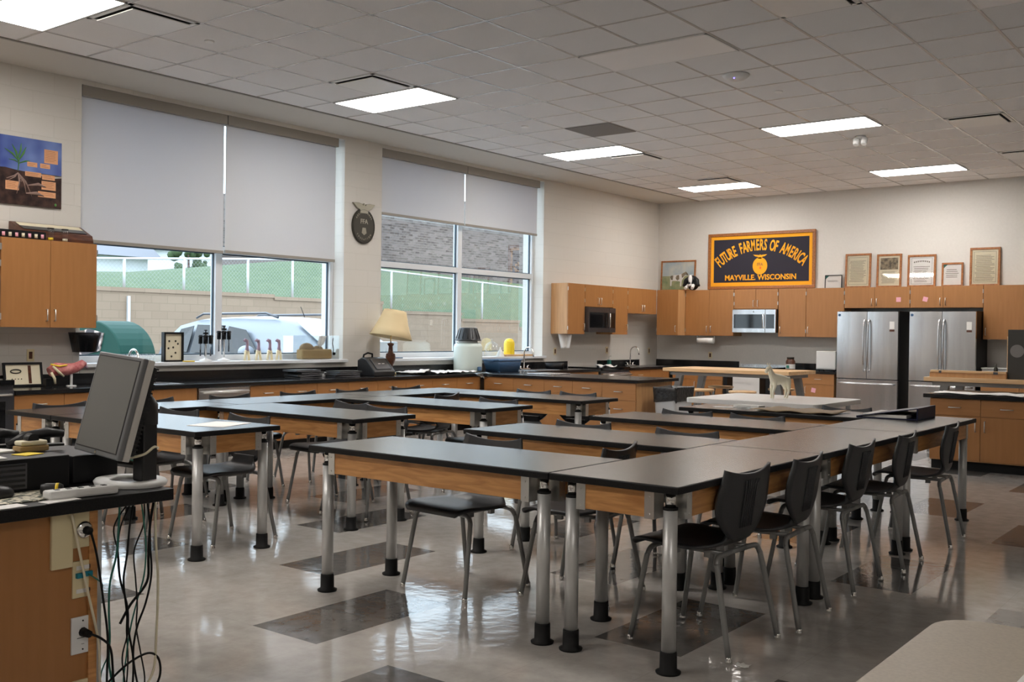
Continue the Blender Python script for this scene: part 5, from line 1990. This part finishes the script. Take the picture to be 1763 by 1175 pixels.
# computer tower lying flat
pcx0, pcx1, pcy0, pcy1 = 6.02, 6.44, -2.3, -1.52
pc = thing('desktop_computer', 'black desktop computer case lying flat behind the keyboard area', 'computer', (0, 0, DZ + .001))
MB().box(5.95, 6.40, -2.02, -1.60, 0.0, .115).build('case', 'blackboard_box', pc, .004)
MB().box(6.401, 6.41, -2.02, -1.76, .012, .10).build('front_grille', 'steel_dark', pc)
sl = MB()
for k in range(5):
    sl.box(6.41, 6.418, -2.02, -1.77, .02 + k * .018, .027 + k * .018)
sl.build('vents', 'plastic_black', pc)
pc2 = MB().box(5.98, 6.35, -1.56, -1.38, 0, .10).build('black_box', 'blackboard_box', None, .004)
pc2.location = (0, 0, DZ + .001)
tag(pc2, 'black equipment box directly below the tilted monitor', 'box')
tp2 = DZ + .117
def sheet(x0, x1, y0, y1, z, rz, m, label, name='paper_sheet', grp='papers on the teacher desk', h=.002):
    a, b3 = (x1 - x0) / 2, (y1 - y0) / 2
    o = MB().box(-a, a, -b3, b3, 0, h).build(name, m)
    o.location = ((x0 + x1) / 2, (y0 + y1) / 2, z)
    o.rotation_euler = (0, 0, rz)
    tag(o, label, 'paper', grp)
    return o
sheet(6.03, 6.22, -1.93, -1.70, tp2, .2, 'paper', 'white paper stack on the black computer case', h=.006)
sheet(6.24, 6.36, -1.98, -1.80, tp2, -.1, 'paper', 'white paper nearer the camera on the black computer case')
sheet(6.26, 6.33, -1.74, -1.66, tp2, .3, 'yellow_paper', 'small yellow note on the black computer case')
gb = sheet(5.97, 6.07, -1.98, -1.86, tp2 + .0, .1, 'green_can', 'green edged notepad at the back of the black computer case', 'notepad', h=.02)
dt = thing('tape_dispenser', 'tan tape dispenser on the computer case beside the monitor', 'tape dispenser', (6.21, -1.645, tp2))
MB().box(-.03, .03, -.055, .055, 0, .022).build('body', 'card', dt, .006)
MB().box(-.028, .028, -.05, .05, .023, .04).build('upper', 'cream_plastic', dt, .006)
MB().lathe([(.02, -.02), (.02, .02)], 16, Matrix.Translation((0, .0, .045)) @ Matrix.Rotation(HP, 4, 'Y')).build('tape_roll', 'plastic_black', dt)
st1 = thing('stapler', 'long black stapler arching on the papers behind the computer case', 'stapler', (6.02, -1.70, tp2 + .001))
MB().tube([(0, -.10, .01), (0, -.04, .04), (0, .04, .052), (0, .10, .045)], [.014, .02, .02, .014], 10).build('upper_arm', 'plastic_black', st1)
MB().box(-.018, .018, -.1, .1, 0, .01).build('base', 'plastic_black', st1, .003)
st2 = dup(st1, (6.10, -1.57, tp2 + .001 + .0), -.2, 'second black stapler next to the tilted monitor')
st1['group'] = st2['group'] = 'black staplers on the computer case'
# mouse, pad, screwdriver, keys
kp = sheet(6.42, 6.62, -1.96, -1.66, DZ + .001, .0, 'parch', 'patterned mouse pad under the black mouse', 'mouse_pad', h=.004)
kp['category'] = 'mouse pad'
npm = mat('patterned_pad', (.4, .38, .3), .7)
noise_var(npm, (.08, .09, .07), (.65, .6, .48), (1, 1, 1), 45, 3, lo=.45, hi=.55)
kp.data.materials[0] = npm
ms2 = thing('computer_mouse', 'black computer mouse on the patterned pad', 'mouse', (6.49, -1.90, DZ + .006), HP)
MB().ball((0, 0, .012), .055, 18, 10, (1, .58, .5)).build('shell', 'plastic_black', ms2)
MB().cyl(-.03, 0, .03, .042, .006, 8).build('scroll_wheel', 'rubber', ms2)
sd = thing('tape_measure', 'short black tool with a yellow band on the mouse pad', 'tool', (6.56, -1.75, DZ + .0055), .9)
MB().lathe([(.016, -.035), (.02, -.02), (.02, .025), (.014, .035)], 14, Matrix.Translation((0, 0, .02)) @ Matrix.Rotation(HP, 4, 'Y')).build('grip', 'plastic_black', sd)
MB().lathe([(.0205, .012), (.0205, .022)], 14, Matrix.Translation((0, 0, .02)) @ Matrix.Rotation(HP, 4, 'Y')).build('yellow_band', 'yellow', sd)
ps = thing('power_strip', 'white multi-outlet strip lying at the desk edge below the monitor', 'power strip', (6.63, -1.685, DZ + .001), HP - .1)
MB().box(-.12, .12, -.028, .028, 0, .03).build('strip_body', 'white_plastic', ps, .008)
for k in range(5):
    MB().box(-.09 + k * .04, -.075 + k * .04, -.01, .01, .03, .0315).build('outlet', 'plastic_black', ps)
sheet(6.64, 6.695, -1.84, -1.72, DZ + .001, .1, 'paper', 'small white paper at the desk edge below the mouse pad')
sheet(6.63, 6.695, -2.06, -1.90, DZ + .001, .05, 'paper', 'white paper at the desk edge cut by the left picture edge')
og = MB().box(6.425, 6.44, -2.03, -1.99, DZ + .03, DZ + .055).build('orange_tag', 'orange') if 0 else None

# right foreground table + papers
ft = thing('beige_table', 'beige table with rounded corner and dark red edge in the right foreground', 'table', (9.27, -1.10, 0))
pts = [(x + .75, y - .62) for x, y in rr(.75, .62, .10, 8)]
MB().prism(pts, .722, .748, smooth=False).build('tabletop', 'beige_top', ft)
MB().prism([(x + .75, y - .62) for x, y in rr(.752, .622, .102, 8)], .723, .746).build('edge_band', 'burgundy', ft)
for x, y in ((.12, -.12), (1.38, -.12), (.12, -1.1), (1.38, -1.1)):
    lg = MB().cyl(x, y, .02, .722, .02, 12).build('leg', 'tube', ft)
    MB().cyl(x, y, 0, .02, .026, 12).build('glide', 'rubber', lg)
fp = thing('paper_stack', 'white stack of paper on the beige foreground table', 'paper', (9.66, -1.67, .749), -.02)
MB().box(-.15, .15, -.2, .2, 0, .02).build('sheets', 'white', fp, .002)
sc2 = MB().grid([[(.06 * (u - .5), .04 * (v - .5), .006 + .008 * random.random()) for u in [i / 5 for i in range(6)]] for v in [j / 4 for j in range(5)]]).build('paper_scrap', 'paper', None, solid=.001)
sc2.location = (8.09, .40, .001)
tag(sc2, 'tiny crumpled paper scrap on the floor by the nearest chair', 'paper scrap')

# ================================================================== OUTSIDE
GZ = -.2
struct(bx('outdoor_ground', 'concrete', (-13, -WT - .001, -8, 60, GZ - .1, GZ)))
rw = thing('retaining_wall', 'long tan block retaining wall stepping down outside the windows', 'retaining wall', (-13, 0, GZ))
segs = [(-5, 15.1, 2.36), (15.1, 19.4, 2.30), (19.4, 23.2, 2.03), (23.2, 26.5, 1.83), (26.5, 45, 1.58)]
for a, b3, z in segs:
    sg = MB().box(-.4, 0, a, b3, 0, z - GZ - .1).build('wall_section', 'retain', rw)
    MB().box(-.42, .04, a, b3, z - GZ - .1, z - GZ).build('cap_course', 'retain', sg)
dp = MB().box(.0, .06, 10.55, 10.62, .3, 2.35).build('downpipe', 'galv', rw)
# grass slope
rows = []
for i in range(7):
    f = i / 6
    row = []
    for j in range(29):
        y = -6 + j * 2.2
        base = 2.3 if y < 15 else max(1.5, 2.3 - (y - 15) * .065)
        if y < 15.2:
            top = 3.2
        elif y < 24:
            top = 3.2 + (y - 15.2) / 8.8 * 1.05
        else:
            top = max(3.55, 4.25 - (y - 24) * .03)
        row.append((-13.38 - 8.6 * f, y, base + (top - base) * math.sin(f * HP) - .03))
    rows.append(row)
rows.append([(x - 60, y, z - 1.5) for x, y, z in rows[-1]])
gr = MB().grid(rows).build('grass_hill', 'grass')
gr['kind'] = 'structure'
# chain link fence
fe = thing('chain_link_fence', 'galvanised chain link fence standing on the retaining wall', 'fence', (-13.2, 0, 0))
topz = lambda y: 3.05 + (y - 10) * .06 if y < 16 else 3.42 - (y - 16) * .033
capz = lambda y: [z for a, b3, z in segs if a <= y < b3][0]
def wall_top(y):
    for a, b3, z in segs:
        if a <= y < b3:
            return z
    return 1.5
py_ = [-2.4, 1.9, 6.2, 10.60, 12.31, 14.35, 15.93, 19.98, 24.56, 29, 33.5, 38]
for y in py_:
    MB().cyl(0, y, wall_top(y) - .0, topz(y), .035, 8).build('post', 'galv', fe)
MB().tube([(0, y, topz(y)) for y in py_], .028, 8).build('top_rail', 'galv', fe)
chm = bpy.data.materials.new('chain_link_mesh')
chm.use_nodes = True
t = chm.node_tree
b = t.nodes['Principled BSDF']
b.inputs['Base Color'].default_value = (.3, .32, .33, 1)
tcn = t.nodes.new('ShaderNodeTexCoord')
s = t.nodes.new('ShaderNodeSeparateXYZ')
t.links.new(tcn.outputs['Object'], s.inputs[0])
d1_ = math_node(t, 'FRACT', math_node(t, 'MULTIPLY', math_node(t, 'ADD', s.outputs['Y'], s.outputs['Z']), 9))
d2_ = math_node(t, 'FRACT', math_node(t, 'MULTIPLY', math_node(t, 'SUBTRACT', s.outputs['Y'], s.outputs['Z']), 9))
al = math_node(t, 'MAXIMUM', math_node(t, 'LESS_THAN', d1_, .05), math_node(t, 'LESS_THAN', d2_, .05))
t.links.new(al, b.inputs['Alpha'])
MB().add([p for y in py_ for p in ((0, y, wall_top(y) + .02), (0, y, topz(y)))], [(2 * i, 2 * i + 2, 2 * i + 3, 2 * i + 1) for i in range(len(py_) - 1)]).build('wire_mesh', chm, fe)
# brick building behind
bb = thing('brick_building', 'large brown-grey brick building above the hill behind the right window', 'building', (-22.3, 0, 2.5))
MB().box(-8, 0, 26.0, 70, 0, 5.2).build('brick_wall', 'brick', bb)
# houses far
def house(label, x, y0, y1, z0, z1, ov=1.0):
    h = thing('house', label, 'house', (x, (y0 + y1) / 2, z0), 0, 'far white houses behind the hill')
    w2 = (y1 - y0) / 2
    MB().box(-6, 0, -w2, w2, 0, z1 - z0).build('siding', 'siding', h)
    MB().prism([(.6, 0), (-3, 2.4), (-6.6, 0)], -w2 - .5, w2 + .5, Matrix.Translation((0, 0, z1 - z0)) @ Matrix.Rotation(HP, 4, 'X') @ Matrix.Diagonal((1, 1, -1, 1))).build('roof', 'roof', h)
    MB().box(.0, .05, -w2 * .5, -w2 * .1, 1.2, 2.2).build('window', 'gasket', h)
house('white house with grey roof beyond the hill, left of the window mullion', -40, 20, 28.4, 2.0, 5.15)
house('distant white house seen between shade and hill, right of its neighbour', -42, 33, 42.5, 2.5, 6.2)
tre = thing('tree', 'small bare-branched tree beyond the hill between the far houses', 'tree', (-38, 29.6, 3.0))
random.seed(5)
MB().tube([(0, 0, 0), (0, 0, 3.2)], [.1, .04], 6).build('trunk', 'dark_wood', tre)
fo = MB()
for k in range(40):
    fo.ball((random.uniform(-.6, .6), random.uniform(-.9, .9), random.uniform(1.6, 4.0)), random.uniform(.12, .3), 6, 4)
fo.build('foliage', 'grass', tre)

M['windscreen'] = mat('windscreen_painted_reflection', (.4, .45, .5), .15)  # pale base colour stands in for sky reflected in the glass
# SUV (front towards the building, +x)
suv = thing('suv', 'silver sport utility car with roof rails parked outside the left window', 'car', (0, 7.9, GZ + .001))
sec = [(-6.35, .75, 1.02, .82), (-6.2, .8, 1.38, .80), (-5.9, .82, 1.66, .70), (-5.4, .84, 1.76, .66), (-4.4, .84, 1.79, .66), (-3.4, .84, 1.77, .66), (-2.9, .85, 1.70, .67), (-2.3, .86, 1.42, .76), (-1.85, .87, 1.20, .80), (-1.3, .86, 1.12, .78), (-1.15, .8, 1.0, .7)]
rows = []
for x, wb_, zt, wt_ in sec:
    belt = min(1.12, zt - .02)
    rows.append([(x, -wb_, .3), (x, -wb_ - .02, .7), (x, -wb_, belt - .02), (x, -wt_ - (.02), (belt + zt) / 2 + .05 if zt > 1.2 else belt), (x, -wt_ + .05, zt - .04), (x, -wt_ * .5, zt), (x, 0, zt + .015), (x, wt_ * .5, zt), (x, wt_ - .05, zt - .04),
                 (x, wt_ + .02, (belt + zt) / 2 + .05 if zt > 1.2 else belt), (x, wb_, belt - .02), (x, wb_ + .02, .7), (x, wb_, .3)])
body = MB().grid(rows)
nn = 13
body.f.append(list(range(nn)))
body.sm.append(False); body.mi.append(0)
body.f.append([(len(rows) - 1) * nn + k for k in range(nn)])
body.sm.append(False); body.mi.append(0)
bo = body.build('body', 'silver_paint', suv)
for sy in (-1, 1):
    def gl(pts, nm='side_window'):
        MB().add([(x, sy * yy, z) for x, yy, z in pts], [tuple(range(len(pts)))]).build(nm, 'black_glass', suv, solid=.01)
    gl([(-4.42, .87, 1.16), (-3.45, .87, 1.16), (-3.95, .735, 1.56), (-4.42, .72, 1.62)])
    gl([(-5.3, .87, 1.16), (-4.52, .87, 1.16), (-4.52, .72, 1.63), (-5.3, .72, 1.64)])
    gl([(-5.9, .84, 1.18), (-5.4, .87, 1.16), (-5.4, .72, 1.62), (-5.75, .74, 1.56)])
    MB().tube([(-5.5, sy * .6, 1.76), (-5.3, sy * .6, 1.83), (-3.6, sy * .6, 1.84), (-3.3, sy * .6, 1.77)], .02, 8).build('roof_rail', 'steel_dark', suv)
    MB().ball((-3.6, sy * 1.0, 1.2), .14, 12, 8, (.9, 1, .8)).tube([(-3.6, sy * .85, 1.14), (-3.6, sy * .97, 1.16)], .03, 6).build('side_mirror', 'silver_paint', suv)
    for wx in (-5.4, -1.9):
        wh = MB().lathe([(.34, -.11), (.36, -.08), (.36, .08), (.34, .11)], 24, Matrix.Translation((wx, sy * .8, .36)) @ Matrix.Rotation(HP, 4, 'X')).build('wheel', 'rubber', suv)
        MB().lathe([(.2, -.118), (.2, .118)], 18, Matrix.Translation((wx, sy * .8, .36)) @ Matrix.Rotation(HP, 4, 'X')).build('hub', 'alu', wh)
MB().add([(-2.82, -.62, 1.70), (-2.82, .62, 1.70), (-1.95, .74, 1.27), (-1.95, -.74, 1.27)], [(0, 1, 2, 3)]).build('windscreen', 'windscreen', suv, solid=.01)
MB().tube([(-3.0, -.3, 1.78), (-3.1, -.3, 1.95)], .006, 5).build('antenna', 'rubber', suv)
# dumpster
du = thing('dumpster', 'green dumpster with a rounded top and open end outside, left of the car', 'dumpster', (-6.42, 5.35, GZ + .001))
prof = [(-.0, .1), (0, 1.3)] + [(.88 + .86 * math.cos(a), 1.05 + .63 * math.sin(a)) for a in [2.75 - 2.9 * k / 16 for k in range(17)]] + [(1.5, .1)]
MB().prism(prof, -.62, 0, Matrix.Rotation(HP, 4, 'X')).build('tank', 'green_metal', du, .02)
lidm = mat('mottled_trash', (.3, .25, .2), .7)
noise_var(lidm, (.05, .04, .04), (.6, .45, .38), (1, 1, 1), 4, 3, lo=.45, hi=.55)
MB().prism([(.1, 1.18), (.3, 1.42), (.8, 1.55), (1.25, 1.48), (1.15, 1.2), (.6, 1.1)], .001, .02, Matrix.Rotation(HP, 4, 'X')).build('open_hatch', lidm, du)
MB().box(.5, .75, -.03, -.001, .95, 1.08).box(.95, 1.15, -.03, -.001, .95, 1.08).build('white_stickers', 'paper', du)
for wx in (.3, 1.3):
    for wy in (.12, .5):
        MB().lathe([(.1, -.03), (.1, .03)], 14, Matrix.Translation((wx, wy, .1)) @ Matrix.Rotation(HP, 4, 'X')).build('wheel', 'rubber', du)
ub = MB().box(-.12, .12, -.2, .2, 0, 1.42).build('utility_box', 'siding', None, .01)
ub.location = (-.62, 7.0, GZ)
tag(ub, 'white utility post outside the right window behind the lamp', 'utility box')
